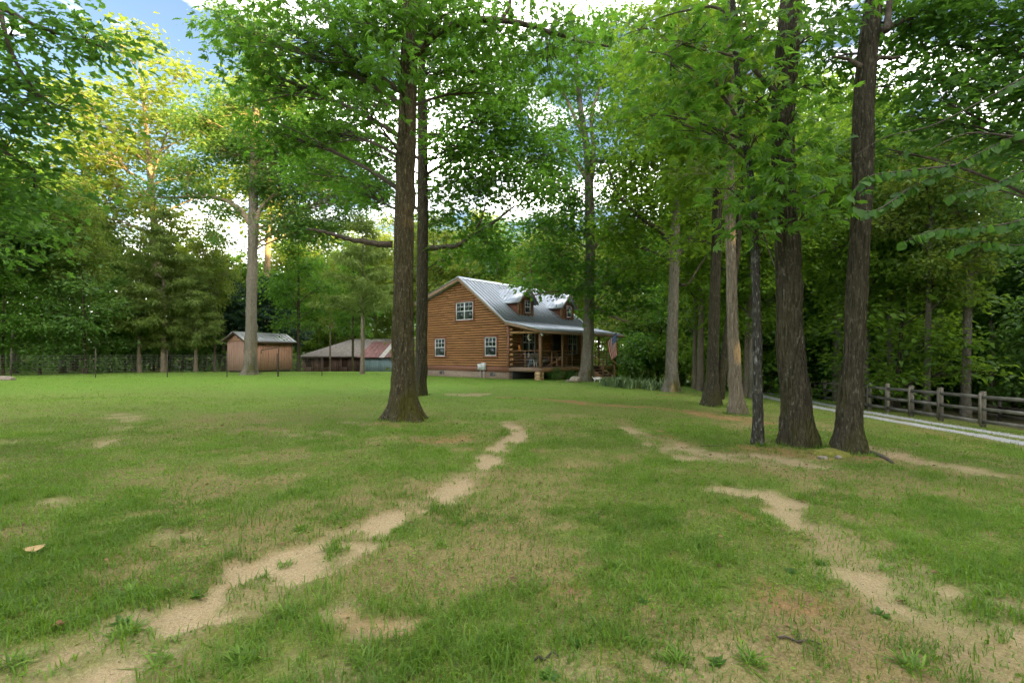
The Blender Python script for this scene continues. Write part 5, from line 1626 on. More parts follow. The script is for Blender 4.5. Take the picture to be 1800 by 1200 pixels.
# far woods that read as one mass: a deep ring of leaf sprays and stems
def mass(name, label, pts, per, sig, length, width, mat, tint=.5, stems=None):
    v, f, t = spray(pts, per, sig, .55, length, width, 'kite', .2, tint_base=np.clip(tint + rng.normal(0, .2, len(pts)), 0, 1))
    faces = [f]
    root = mesh_obj(name, v, f, M[mat], None, {'tint': t})
    tag(root, label, kind='stuff')
    return root
def ring_pts(n, az0, az1, r0, r1, h0, h1, pw=1.0):
    a = np.radians(rng.uniform(az0, az1, n)); r = rng.uniform(r0, r1, n)
    x, y = r * np.sin(a), r * np.cos(a)
    hh = h1 * (.72 + .5 * fbm(a * 9 + 3, r * .05, 0, 3))
    z = gh(x, y) + h0 + (hh - h0) * rng.random(n) ** pw
    return np.stack([x, y, z], 1)
mass('far_woods', 'far green woods closing the view behind every tree', ring_pts(6500, -75, 75, 98, 125, .3, 23), 10, 1.5, 1.3, .85, 'leaf_oak')
# shade-dark undergrowth under the trees
def under_pts(n, pxr, dr, h):
    px = rng.uniform(*pxr, n); d = rng.uniform(*dr, n)
    x = (px - 900) / F * d
    return np.stack([x, d, gh(x, d) + h * rng.random(n) ** 1.5 * (.4 + .9 * fbm(x * .3, d * .3, 1.0, 3))], 1)
mass('undergrowth', 'dark undergrowth beneath the trees behind the wire fence', under_pts(1500, (-350, 520), (45, 70), 5), 14, .6, .34, .2, 'leaf_dark')
mass('undergrowth', 'shaded undergrowth beneath the trees beyond the board fence', under_pts(1700, (1340, 2200), (30, 60), 5), 14, .6, .34, .2, 'leaf_dark')
mass('undergrowth', 'light green undergrowth beyond the porch and behind the barn', under_pts(1300, (700, 1340), (46, 90), 5), 14, .7, .40, .24, 'leaf_far')
# added unseen woods behind the camera, dense enough to block the evening sun
mass('woods', 'added unseen woods behind the viewer that block the low sun', ring_pts(14000, 60, 200, 52, 80, -.8, 30, 1.0), 8, 1.4, 1.5, 1.0, 'leaf_oak')

# ------------------------------------------------------------------ fences
M['fence_wood'] = plain('fence_wood', (.150, .142, .122), .9, var=.4, scale=3, stretch=(1, 1, 1), bumpy=.3, rand=.2)
M['fence_post'] = plain('fence_post', (.165, .148, .112), .9, var=.4, scale=3, stretch=(6, 6, 1), bumpy=.3, rand=.2)
fp = [(17.9, 10.6), (17.7, 13.2), (17.62, 15.6), (17.6, 18.07), (17.6, 19.85), (17.6, 21.3), (17.65, 22.7), (17.9, 24.2), (18.6, 26.5), (19.9, 29.8), (21.0, 32.4), (22.4, 35.6), (24.0, 38.5), (26, 41)]
fence = empty('board_fence', (17.6, 18.07, float(gh(17.6, 18.07))), 'weathered three-rail board fence along the gravel driveway', 'fence')
fb = np.array(fence.location)
FH = 1.30
for i, (x, y) in enumerate(fp):
    z = float(gh(x, y))
    t = np.array(fp[min(i + 1, len(fp) - 1)]) - np.array(fp[max(i - 1, 0)]); t /= np.linalg.norm(t)
    mb = MB().bar((x - fb[0], y - fb[1], z - .3 - fb[2]), (x - fb[0] + rng.normal(0, .01), y - fb[1], z + FH + .06 + rng.uniform(-.03, .03) - fb[2]), .13, .13, (t[1], -t[0], 0))
    mb.build('post', M['fence_post'], fence)
    # the nailed cover board in front of each post
    nrm = np.array([-t[1], t[0]]); nrm = nrm if nrm[0] < 0 else -nrm
    q = np.array([x, y]) + nrm * .105
    MB().bar((q[0] - fb[0], q[1] - fb[1], z + .08 - fb[2]), (q[0] - fb[0], q[1] - fb[1], z + FH - .02 - fb[2]), .12, .025, (nrm[0], nrm[1], 0)).build('cover_board', M['fence_post'], fence)
    if i + 1 < len(fp):
        x2, y2 = fp[i + 1]; z2 = float(gh(x2, y2))
        for h in (.24, .68, 1.14):
            a = np.array([x, y, z + h + rng.normal(0, .012)]) - fb; b = np.array([x2, y2, z2 + h + rng.normal(0, .012)]) - fb
            a[:2] += nrm * .075; b[:2] += nrm * .075
            e = (b - a) / np.linalg.norm(b - a)
            MB().bar(a + e * .004, b - e * .004, .028, .125).build('rail', M['fence_wood'], fence)
# a darker second fence lower down behind it
fence2 = empty('paddock_fence', (24, 20, float(gh(24, 20))), 'dark paddock fence in the shade behind the board fence', 'fence')
M['fence_dark'] = plain('fence_dark', (.07, .06, .045), .9, var=.3, rand=.2)
fb = np.array(fence2.location)
p2_ = [(22.5, 12), (22.8, 15), (23.1, 18), (23.5, 21), (24.2, 24), (25.2, 27)]
for i, (x, y) in enumerate(p2_):
    z = float(gh(x, y))
    MB().box(x - .06 - fb[0], x + .06 - fb[0], y - .06 - fb[1], y + .06 - fb[1], z - .3 - fb[2], z + 1.2 - fb[2]).build('post', M['fence_dark'], fence2)
    if i + 1 < len(p2_):
        x2, y2 = p2_[i + 1]; z2 = float(gh(x2, y2))
        for h in (.3, .7, 1.1):
            MB().bar((x - .08 - fb[0], y - fb[1], z + h - fb[2]), (x2 - .08 - fb[0], y2 - fb[1], z2 + h - fb[2]), .03, .13).build('rail', M['fence_dark'], fence2)

# wire fence along the back of the lawn
M['rust_post'] = plain('rust_post', (.055, .042, .034), .8, var=.3)
M['wire'] = plain('wire', (.20, .19, .17), .55, metal=.5, var=.1)
wp = [(-130, 672), (19.5, 669), (168, 665.4), (294, 664.5), (399, 663.3), (488, 662), (566, 662)]
wpos = [ghit(a, b) for a, b in wp]
wpos = [np.array([p[0], 31.0 + i * .55, 0]) * np.array([1, 1, 0]) for i, p in enumerate(wpos)]
for (a, b), p in zip(wp, wpos):
    p[0] = (a - 900) / F * p[1]; p[2] = float(gh(p[0], p[1]))
wire = empty('wire_fence', tuple(wpos[1]), 'tall thin wire mesh fence on dark metal posts behind the lawn', 'fence')
wb_ = wpos[1]
hts = [1.9, 1.95, 1.95, 1.85, 1.75, 1.62, 1.45]
for p, h in zip(wpos, hts):
    q = p - wb_
    mb = MB().box(q[0] - .028, q[0] + .028, q[1] - .006, q[1] + .006, q[2] - .3, q[2] + h)
    mb.box(q[0] - .006, q[0] + .006, q[1] + .006, q[1] + .04, q[2] - .3, q[2] + h)
    mb.build('post', M['rust_post'], wire)
for k in range(9):
    for i in range(len(wpos) - 1):
        z = .12 + k * .17
        a, b = wpos[i] - wb_, wpos[i + 1] - wb_
        a = a + [0, -.015, min(z, hts[i] - .05)]; b = b + [0, -.015, min(z, hts[i + 1] - .05)]
        MB().tube([a, (a + b) / 2 - [0, 0, .015], b], [.0045] * 3, 4).build('wire', M['wire'], wire)
st = MB()
for i in range(len(wpos) - 1):
    a, b = wpos[i] - wb_, wpos[i + 1] - wb_
    n = int(np.linalg.norm(b - a) / .3)
    for k in range(1, n):
        c = a + (b - a) * k / n
        st.tube([c + [0, -.012, .10], c + [0, -.012, min(1.48, hts[i] - .06)]], [.003, .003], 3)
st.build('stay_wires', M['wire'], wire)['kind'] = 'stuff'
# bent rusty pipe standing at the fence in front of the shed
g5 = wpos[5]
pipe = empty('bent_pipe', (g5[0], g5[1] + .12, g5[2]), 'bent rusty pipe frame at the wire fence in front of the shed', 'pipe')
s_ = g5[1] / F
MB().tube([(0, 0, 0), (0, 0, 1.55), (.01, 0, 49 * s_), (.0, 0, 50.5 * s_), (-.08, 0, 51 * s_), (-20 * s_, 0, 48.5 * s_), (-29.5 * s_, 0, 46.5 * s_), (-30.5 * s_, 0, 45.5 * s_), (-30.5 * s_, 0, 40 * s_)], [.03] * 9, 8).build('tube_frame', M['rust_post'], pipe, True)
MB().box(-.07, .07, -.07, .07, -.15, .03).build('foot', M['rust_post'], pipe)

# ------------------------------------------------------------------ grass
def inside(px, py, px0, px1):
    return (px > px0) & (px < px1)
def scatter(n, d0, d1, margin=1.12):
    """uniform points on the ground in the wedge the camera looks at (with some margin)"""
    d = np.sqrt(rng.uniform(d0 ** 2, d1 ** 2, n))
    x = rng.uniform(-1.06 * margin, 1.06 * margin, n) * d
    return x, d
HOUSE_C, HOUSE_S = math.cos(ANG), math.sin(ANG)
def in_house(x, y):
    dx, dy = x + .18, y - 30.0
    u, v = dx * HOUSE_C + dy * HOUSE_S, -dx * HOUSE_S + dy * HOUSE_C
    return (u > -.1) & (u < 9) & (v > -2.6) & (v < 8.6)

def blades(x, y, hgt, wid, segs, r, lean=.8):
    """grass blades: segs 1 -> one triangle, 2 -> a bent blade of three triangles"""
    n = len(x)
    z = ground_z(x, y)
    a = r.uniform(0, 2 * np.pi, n)
    b = np.stack([x, y, z - .006], 1)
    ld = np.stack([np.cos(a), np.sin(a), np.zeros(n)], 1)
    sd = np.stack([-np.sin(a + r.normal(0, .5, n)), np.cos(a), np.zeros(n)], 1) * (wid * .5)[:, None]
    ln = lean * r.uniform(.15, 1.5, n)
    tip = b + ld * (hgt * ln)[:, None] + np.array([0, 0, 1.0]) * (hgt * np.sqrt(np.clip(1 - np.minimum(ln, .9) ** 2, .12, 1)))[:, None]
    if segs == 1:
        v = np.stack([b - sd, b + sd, tip], 1)
        f = np.arange(n * 3).reshape(-1, 3)
        return v.reshape(-1, 3), [f], 3
    mid = b + ld * (hgt * ln * .32)[:, None] + np.array([0, 0, .62]) * hgt[:, None] * .85
    v = np.stack([b - sd * .8, b + sd * .8, mid + sd * .85, mid - sd * .85, tip], 1)
    k = (np.arange(n) * 5)[:, None]
    return v.reshape(-1, 3), [k + np.array([[0, 1, 2, 3]]), k + np.array([[3, 2, 4]])], 5

def grass_layer(n, d0, d1, hg, wd, segs, keep_fn, tuft=0, tr=.05):
    x, y = scatter(n if not tuft else max(1, n // tuft), d0, d1)
    if tuft:
        x = np.repeat(x, tuft) + rng.normal(0, tr, len(x) * tuft); y = np.repeat(y, tuft) + rng.normal(0, tr, len(y) * tuft)
    di, cl, we, la, sh = masks(x, y)
    pk = keep_fn(x, y, di, cl, we, la, sh)
    ok = (rng.random(len(x)) < pk) & ~in_house(x, y) & ~(on_drive(x, y) & (rng.random(len(x)) < .96)) & (y > 1.3)
    x, y, la, we, cl, di = x[ok], y[ok], la[ok], we[ok], cl[ok], di[ok]
    vig = fbm(x * 1.1 + 31, y * 1.1, 7.0, 4)
    h = hg * rng.uniform(.5, 1.35, len(x)) * (.55 + .9 * vig)
    w = np.full(len(x), wd) * rng.uniform(.7, 1.4, len(x))
    tint = np.clip(.28 + .36 * la + .9 * (fbm(x * .9, y * .9, 12.0, 4) - .5) + rng.normal(0, .15, len(x)), 0, 1)
    return x, y, h, w, tint

def keep_green(x, y, di, cl, we, la, sh):
    patch = smooth(.40, .58, fbm(x * 1.7 + 2, y * 1.7, 4.0, 5)) * (.35 + .65 * smooth(.40, .56, fbm(x * 6.5, y * 6.5, 2.0, 3)))
    return np.clip((1 - di * 1.25) * (1 - cl * .8) * (1 - we * .8) * np.clip(.20 + .80 * patch + .35 * la, 0, 1), 0, 1) * (1 - sh)
def keep_dry(x, y, di, cl, we, la, sh):
    return np.clip((1 - di * 1.05) * (.35 + .4 * we) * (1 - la * .8), 0, 1) * (1 - sh)

parts_v, parts_q, parts_t, parts_tint, off = [], [], [], [], 0
for (n, d0, d1, hg, wd, segs, tuft, tr) in (
        (175000, 1.5, 5.0, .050, .0048, 2, 12, .045), (60000, 1.5, 5.5, .085, .0068, 2, 22, .06), (290000, 4.8, 10, .058, .0068, 1, 10, .06), (90000, 5, 12, .090, .0085, 1, 20, .09),
        (150000, 9.5, 18, .058, .010, 1, 5, .09), (110000, 17, 42, .060, .020, 1, 4, .12)):
    x, y, h, w, tint = grass_layer(n, d0, d1, hg, wd, segs, keep_green, tuft, tr)
    v, fs, m = blades(x, y, h, w, segs, rng)
    parts_v.append(v); parts_tint.append(np.repeat(tint, m))
    for f in fs:
        (parts_q if f.shape[1] == 4 else parts_t).append(f + off)
    off += len(v)
foot = np.array([(*ghit(a, b)[:2], r_) for a, b, r_ in ((710, 737, .42), (737, 694, .34), (440, 658, .6), (1030, 670, .5), (1180, 689, .42), (1250, 713, .36), (1297, 728, .30), (1331, 782, .11), (1402, 781, .36), (1494, 793, .34))])
fi = rng.integers(0, len(foot), 9000)
fa = rng.uniform(0, 6.28, 9000); fr = foot[fi, 2] * rng.uniform(.75, 1.45, 9000)
x, y = foot[fi, 0] + np.cos(fa) * fr, foot[fi, 1] + np.sin(fa) * fr
ok = fbm(x * 5, y * 5, 3.0, 3) > .47
x, y = x[ok], y[ok]
v, fs, m = blades(x, y, rng.uniform(.04, .13, len(x)), rng.uniform(.006, .012, len(x)) * (1 + y * .03), 1, rng)
parts_v.append(v); parts_tint.append(np.repeat(np.clip(rng.normal(.3, .2, len(x)), 0, 1), m)); parts_t.append(fs[0] + off); off += len(v)
tag(mesh_obj('grass', np.concatenate(parts_v), [np.concatenate(parts_t), np.concatenate(parts_q)], M['grass'], None, {'tint': np.concatenate(parts_tint)}),
    'short patchy green lawn grass with denser tufts', kind='stuff')
pv, pt, ptt, off = [], [], [], 0
for (n, d0, d1, hg, wd) in ((50000, 1.5, 5.5, .045, .0032), (34000, 5, 12, .05, .007), (20000, 11, 20, .05, .012)):
    x, y, h, w, tint = grass_layer(n, d0, d1, hg, wd, 1, keep_dry, 3, .04)
    v, fs, m = blades(x, y, h, w, 1, rng, 1.0)
    pv.append(v); ptt.append(np.repeat(tint, m)); pt.append(fs[0] + off); off += len(v)
tag(mesh_obj('dry_grass', np.concatenate(pv), np.concatenate(pt), M['grass_dry'], None, {'tint': np.concatenate(ptt)}), 'thin straw coloured dead grass among the lawn', kind='stuff')

# broad-leaved weeds and coarse crabgrass clumps on the track edges, each one its own plant
def rosette(name, label, px, py, n, ln, wd, up, mat, group, shape='leaf'):
    g = ghit(px, py)
    z = float(ground_z(g[0], g[1]))
    a = rng.uniform(0, 2 * np.pi, n)
    dirs = unit(np.stack([np.cos(a), np.sin(a), np.clip(rng.normal(up, up * .8, n), .05, 3.0)], 1))
    spread = .030 if up > .6 else .012
    base = np.stack([rng.normal(0, spread, n), rng.normal(0, spread, n), np.full(n, -.004)], 1)
    nr = unit(np.array([0, 0, 1.0]) - dirs * .3 + rng.normal(0, .12, (n, 3)))
    lns = ln * rng.uniform(.6, 1.2, n)
    # each leaf as a bent strip
    V, Fq = [], []
    for i in range(n):
        sd = unit(np.cross(dirs[i], nr[i]))
        w_ = wd * lns[i] / ln
        rows_ = []
        for k, t in enumerate((0, .3, .62, 1.0)):
            c = base[i] + dirs[i] * lns[i] * t + np.array([0, 0, -.42 * lns[i] * t * t * (1 if up > .6 else .35)])
            c[2] = max(c[2], .004)
            ww = w_ * (.35, 1.0, .85, .06)[k] * .5
            rows_ += [c - sd * ww, c + sd * ww]
        o = len(V)
        V += rows_
        for k in range(3): Fq.append((o + 2 * k, o + 2 * k + 1, o + 2 * k + 3, o + 2 * k + 2))
    ob = mesh_obj(name, np.array(V), np.array(Fq), M[mat], None, {'tint': np.repeat(np.clip(rng.normal(.35, .25, n), 0, 1), 8)})
    ob.location = (g[0], g[1], z)
    tag(ob, label, 'grass clump' if 'clump' in label else 'weed', group)
    return ob
clumps = [(225, 1110, 90, .17, 'coarse grass clump on the sandy track near the bottom left'), (285, 1160, 60, .15, 'coarse grass clump at the right edge of the wide track bottom'), (20, 1175, 50, .16, 'coarse grass clump in the bottom left corner'), (235, 1045, 60, .13, 'long bright grass clump left of the sandy track'),
          (430, 1165, 70, .15, 'coarse grass clump between the sandy track and the photo bottom'), (500, 1080, 60, .12, 'grass clump at the right side of the track bend'), (530, 930, 60, .11, 'grey green grass clump on the left edge of the narrowing track'), (500, 985, 40, .10, 'small grass clump left of the track middle'),
          (1080, 1000, 80, .12, 'bright green grass clump in the middle foreground'), (1190, 1160, 60, .13, 'coarse grass clump in the worn lower middle'), (1320, 1165, 70, .14, 'bright grass clump near the photo bottom right of centre'), (1600, 1180, 60, .13, 'coarse grass clump at the bottom right track'),
          (880, 1160, 50, .12, 'grass clump on reddish bare soil at the bottom'), (770, 960, 46, .10, 'grass clump on the right bank of the track'), (1560, 1000, 40, .10, 'small grass clump beside the right-hand bare track'), (60, 1030, 60, .13, 'grass clump on the far left lawn edge'), (640, 1170, 70, .14, 'thick grass clump right of the wide track'), (1740, 1050, 46, .12, 'grass clump at the right photo edge')]
for px, py, n, ln, lab in clumps:
    rosette('grass_clump', lab, px, py, n, ln, .0085, 1.1, 'grass', 'coarse grass clumps')
weeds = [(215, 1090, 'leafy weed lying across the sandy track'), (345, 1045, 'small blue green weed on the track edge'), (1010, 1130, 'dark rosette weed in the lower middle'), (1130, 1060, 'broad leaved weed in the centre foreground'), (960, 1190, 'dark weed at the photo bottom'), (1260, 1165, 'low dark weed left of the bright bottom clump'), (700, 930, 'flat weed on the track by its right bank'), (1545, 1080, 'small weed on the right-hand bare track'), (1440, 990, 'broad leaved weed above the right-hand bare track'), (1390, 1010, 'little rosette weed left of the right-hand track')]
for px, py, lab in weeds:
    rosette('weed', lab, px, py, int(rng.integers(12, 20)), .060, .024, .45, 'leaf_oak', 'broad leaved weeds')

# low clover-like cover and pebbles that roughen the ground
n = 90000
x, y = scatter(n, 1.6, 11)
di, cl, we, la, sh = masks(x, y)
ok = rng.random(n) < np.clip((1 - di * 1.3) * (.25 + .75 * smooth(.42, .6, fbm(x * 2.1 + 40, y * 2.1, 3.0, 4))), 0, 1)
x, y = x[ok], y[ok]; n = len(x)
a = rng.uniform(0, 6.28, n)
lv, lf_, m_ = leaf_arrays(np.stack([x, y, ground_z(x, y) + rng.uniform(.002, .022, n)], 1), unit(np.stack([np.cos(a), np.sin(a), rng.normal(.15, .3, n)], 1)), unit(np.array([0, 0, 1.0]) + rng.normal(0, .45, (n, 3))), rng.uniform(.012, .032, n) * (1 + y * .04), rng.uniform(.008, .018, n) * (1 + y * .04), 'kite')
tag(mesh_obj('ground_cover', lv, lf_, M['grass'], None, {'tint': np.repeat(np.clip(fbm(x * 1.3, y * 1.3, 9.0, 3) * .9 + rng.normal(-.1, .2, n), 0, 1), m_)}), 'low clover and moss sprigs between the grass', kind='stuff')
n = 26000
x, y = scatter(n, 1.6, 12)
di, cl, we, la, sh = masks(x, y)
ok = rng.random(n) < np.clip(di * .8 + cl * .5 + we * .4, 0, 1)
x, y = x[ok], y[ok]; n = len(x)
r_ = rng.uniform(.002, .0065, n) * (1 + y * .06)
pv_ = octv[None] * r_[:, None, None] * rng.uniform(.6, 1.2, (n, 6, 1)) + np.stack([x, y, ground_z(x, y) + r_ * .3], 1)[:, None, :]
M['pebble'] = plain('pebble', (.36, .27, .18), .9, var=.5, scale=14, bumpy=0)
tag(mesh_obj('soil_crumbs', pv_.reshape(-1, 3), (octf[None] + (np.arange(n) * 6)[:, None, None]).reshape(-1, 3), M['pebble']), 'crumbs of soil and small pebbles on the bare tracks', kind='stuff')

# fallen leaves, twigs
M['dead_leaf'] = leaf_mat('dead_leaf', (.09, .05, .025), (.30, .19, .09), (.2, .12, .05), .2, .7)
def leaf_blade(name, label, px, py, size, col, curl, rot):
    g = ghit(px, py)
    out = [(0, -.5), (.18, -.42), (.5, -.30), (.34, -.12), (.56, .10), (.28, .16), (.24, .40), (0, .58), (-.24, .38), (-.30, .14), (-.55, .12), (-.34, -.12), (-.48, -.32), (-.18, -.42)]
    V = [(0, 0, .10 * curl)]
    for x, y in out: V.append((x * size, y * size, size * curl * (x * x * 1.6 + .25 * abs(y)) + .012))
    Fx = [(0, i + 1, (i + 1) % 14 + 1) for i in range(14)]
    m = plain(name + '_mat', col, .7, var=.3, scale=30, bumpy=.2)
    lf_ = empty(name, (g[0], g[1], float(ground_z(g[0], g[1])) + .02), label, 'leaf', rotz=rot)
    bl = mesh_obj('blade', np.array(V), Fx, m, lf_, smooth_shade=True)
    MB().tube([(0, -.48 * size, .012 + .12 * size * curl), (0.01, -.8 * size, .02)], [.003, .002], 5).build('stalk', m, lf_)
leaf_blade('fallen_leaf', 'large curled yellow leaf lying on the grass at lower left', 60, 977, .115, (.34, .24, .10), .45, .8)
leaf_blade('fallen_leaf', 'brown red fallen leaf on the sandy track at lower left', 104, 1110, .05, (.16, .07, .03), .4, 2.2)
leaf_blade('fallen_leaf', 'pale brown curled leaf in the centre foreground', 1005, 1052, .042, (.20, .11, .06), .4, 4.0)
n = 5200
x, y = scatter(n, 1.8, 20)
sel = rng.random(n) < .25 + .9 * np.exp(-((x - 5.6) ** 2 + (y - 9.4) ** 2) / 9) + .7 * np.exp(-((x + 2.6) ** 2 + (y - 11.6) ** 2) / 3)
x, y = x[sel], y[sel]; n = len(x)
a = rng.uniform(0, 6.28, n)
lv, lf_, m_ = leaf_arrays(np.stack([x, y, ground_z(x, y) + .012], 1), unit(np.stack([np.cos(a), np.sin(a), rng.normal(0, .2, n)], 1)), unit(np.array([0, 0, 1.0]) + rng.normal(0, .4, (n, 3))), rng.uniform(.03, .075, n), rng.uniform(.018, .04, n), 'leaf')
tag(mesh_obj('leaf_litter', lv, lf_, M['dead_leaf'], None, {'tint': np.repeat(rng.random(n), m_)}), 'brown dead leaves scattered over the yard', kind='stuff')
for px, py, L, r_, lab in ((960, 1160, .14, .4, 'short twig lying in the lower middle grass'), (1405, 1130, .20, -.25, 'thin broken twig on the bare soil at lower right'), (1050, 905, .30, .9, 'small twig on the worn grass in the middle'), (1255, 785, .5, .2, 'dark stick lying before the slim lichen trunk')):
    g = ghit(px, py)
    q = []
    for k in range(6):
        t = k / 5 - .5
        X, Y = g[0] + math.cos(r_) * t * L, g[1] + math.sin(r_) * t * L + .02 * math.sin(k * 2.1)
        q.append((X - g[0], Y - g[1], float(ground_z(X, Y) - ground_z(g[0], g[1])) + .012))
    mb = MB().tube(q, [.007, .0065, .006, .0055, .004, .003], 6).tube([q[2], (q[2][0] + .05, q[2][1] + .05, q[2][2] + .02)], [.004, .002], 5)
    o = mb.build('twig', M['branch']); o.location = (g[0], g[1], float(ground_z(g[0], g[1])))
    tag(o, lab, 'twig')

# ------------------------------------------------------------------ mossy mound, rocks, roots
M['moss'] = plain('moss', (.125, .125, .018), .95, var=.45, scale=14, bumpy=.6)
M['rock'] = plain('rock', (.20, .17, .14), .9, var=.4, scale=9, bumpy=.5)
M['rock_pale'] = plain('rock_pale', (.36, .31, .24), .9, var=.25, scale=9, bumpy=.4)
def lump(name, label, cat, c, rx, ry, rz, mat, seed, rough=.28, rotz=0, sub=3):
    import bmesh
    bm = bmesh.new()
    bmesh.ops.create_icosphere(bm, subdivisions=sub, radius=1)
    co = np.array([v.co[:] for v in bm.verts])
    k = 1 + rough * (fbm(co[:, 0] * 1.7 + seed, co[:, 1] * 1.7, co[:, 2] * 1.7 + seed, 4) - .5) * 2
    co = co * k[:, None] * np.array([rx, ry, rz])
    for v, p in zip(bm.verts, co): v.co = p
    me = bpy.data.meshes.new(name); bm.to_mesh(me); bm.free()
    me.polygons.foreach_set('use_smooth', np.ones(len(me.polygons), bool))
    me.materials.append(M[mat])
    o = link(name, me, None, c, rotz)
    return tag(o, label, cat)
def on_ground(px, py, dz=0.0):
    g = ghit(px, py); return (g[0], g[1], float(ground_z(g[0], g[1])) + dz)
lump('moss_mound', 'low yellow green mossy mound at the foot of the leaning trunk', 'mound', on_ground(1462, 799, -.01), .30, .20, .12, 'moss', 2.0)
lump('rock', 'grey white rock on the mossy mound', 'rock', on_ground(1474, 806, .02), .055, .045, .04, 'rock', 5.0)
lump('rock', 'brownish flat rock left of the mossy mound', 'rock', on_ground(1446, 806, .0), .085, .06, .05, 'rock', 8.0)
lump('rock', 'pale boulder against the oak trunk by the porch', 'rock', on_ground(1011, 671, .12), .30, .22, .20, 'rock_pale', 3.0)
lump('rock', 'small grey boulder beside the pale one under the porch', 'rock', on_ground(1000, 671, .03), .20, .16, .12, 'rock', 6.0)
lump('rock', 'pinkish boulder at the left end of the wire fence', 'rock', on_ground(-2, 668, .02), .9, .5, .26, 'rock', 9.0)
root_o = empty('surface_root', on_ground(1530, 797), 'long surface root snaking right from the leaning trunk', 'root')
q = []
g0 = np.array(root_o.location)
for px, py, r_ in ((1505, 788, .075), (1522, 795, .06), (1540, 799, .048), (1558, 807, .035), (1570, 815, .02)):
    c = np.array(on_ground(px, py, .008)); q.append((*(c - g0), r_))
q = spline(np.array(q), 24)
vv, ff = tube(q[:, :3], q[:, 3], 10)
mesh_obj('root_wood', vv, ff, M['branch'], root_o, smooth_shade=True)

# ------------------------------------------------------------------ iris bed, shrubs, dog by the porch
npl = 46
bpx = np.linspace(1062, 1166, npl) + rng.normal(0, 2.0, npl)
for i in range(npl):
    py = 677 + (bpx[i] - 1046) / 120 * 9 + rng.uniform(-3.0, 1.5)
    g = ghit(bpx[i], py)
    n = 15
    a = rng.uniform(0, 6.28, n)
    x, y = rng.normal(0, .12, n), rng.normal(0, .12, n)
    hgt = rng.uniform(.25, .72, n)
    V, Fq = [], []
    for k in range(n):
        ld = np.array([math.cos(a[k]), math.sin(a[k]), 0]); sd = np.array([-ld[1], ld[0], 0]) * .024
        b = np.array([x[k], y[k], 0]); m1 = b + ld * .10 + np.array([0, 0, hgt[k] * .6]); t1 = b + ld * rng.uniform(.18, .50) + np.array([0, 0, hgt[k] * rng.uniform(.45, 1.0)])
        o = len(V); V += [b - sd, b + sd, m1 + sd, m1 - sd, t1]
        Fq += [(o, o + 1, o + 2, o + 3), (o + 3, o + 2, o + 4)]
    ob = mesh_obj('iris_plant', np.array(V), Fq, M['iris'], None, {'tint': np.repeat(np.clip(rng.normal(.5, .25, n), 0, 1), 5)})
    ob.location = (g[0], g[1], float(ground_z(g[0], g[1])) - .01)
    tag(ob, 'strap leaved iris plant in the bed beside the porch steps', 'plant', 'iris plants in the bed')
for px, py, d_, h, lab in ((975, 671, 29.1, .75, 'dark green shrub under the porch between two stone piers'), (1002, 671, 29.6, .6, 'dark green shrub under the porch beside the oak trunk')):
    x = (px - 900) / F * d_
    plant('bush', 'shrub', lab, x, d_, h, mat='leaf_blue', cat='shrub', wide=1.15)

def dog():
    g = on_ground(1051, 672)
    root = empty('dog', g, 'small white dog with a tan face sniffing by the porch steps', 'dog', rotz=math.radians(-8))
    me = bpy.data.meshes.new('body')
    pts = [((0, 0, .23), .075), ((-.13, 0, .235), .070), ((-.20, 0, .22), .055), ((.11, 0, .235), .080), ((.18, 0, .25), .060), ((.235, 0, .235), .048), ((.27, 0, .215), .050), ((.315, 0, .19), .028), ((.345, 0, .18), .018)]
    edges = [(0, 1), (1, 2), (0, 3), (3, 4), (4, 5), (5, 6), (6, 7), (7, 8)]
    def chain(start, lst):
        prev = start
        for p, r in lst:
            pts.append((p, r)); edges.append((prev, len(pts) - 1)); prev = len(pts) - 1
    for s in (-1, 1):
        chain(3, [((.12, s * .05, .17), .036), ((.115 + .02 * s, s * .055, .09), .021), ((.12 + .03 * s, s * .055, .02), .017), ((.145 + .03 * s, s * .055, .012), .015)])
        chain(2, [((-.17, s * .05, .16), .042), ((-.15 + .02 * s, s * .055, .12), .026), ((-.205 + .02 * s, s * .055, .075), .017), ((-.19 + .02 * s, s * .055, .018), .015), ((-.165 + .02 * s, s * .055, .011), .014)])
        chain(6, [((.255, s * .045, .245), .014), ((.25, s * .062, .215), .012)])
    chain(2, [((-.26, 0, .26), .020), ((-.31, 0, .31), .014), ((-.33, 0, .36), .008)])
    me.from_pydata([p for p, _ in pts], edges, [])
    o = link('body', me, root)
    sk = o.modifiers.new('skin', 'SKIN')
    for v, (_, r) in zip(me.skin_vertices[0].data, pts):
        v.radius = (r, r)
    me.skin_vertices[0].data[0].use_root = True
    o.modifiers.new('sub', 'SUBSURF').levels = 1
    m, nt, bs, out = new_mat('dog_coat')
    tc = nt.nodes.new('ShaderNodeTexCoord'); sp_ = nt.nodes.new('ShaderNodeSeparateXYZ')
    nt.links.new(tc.outputs['Object'], sp_.inputs[0])
    nt.links.new(mix(nt, ramp(nt, sp_.outputs['X'], [(.225, (0, 0, 0)), (.25, (1, 1, 1))]), (.72, .70, .66), (.50, .30, .14)), bs.inputs['Base Color'])
    bs.inputs['Roughness'].default_value = .9
    me.materials.append(m)
dog()

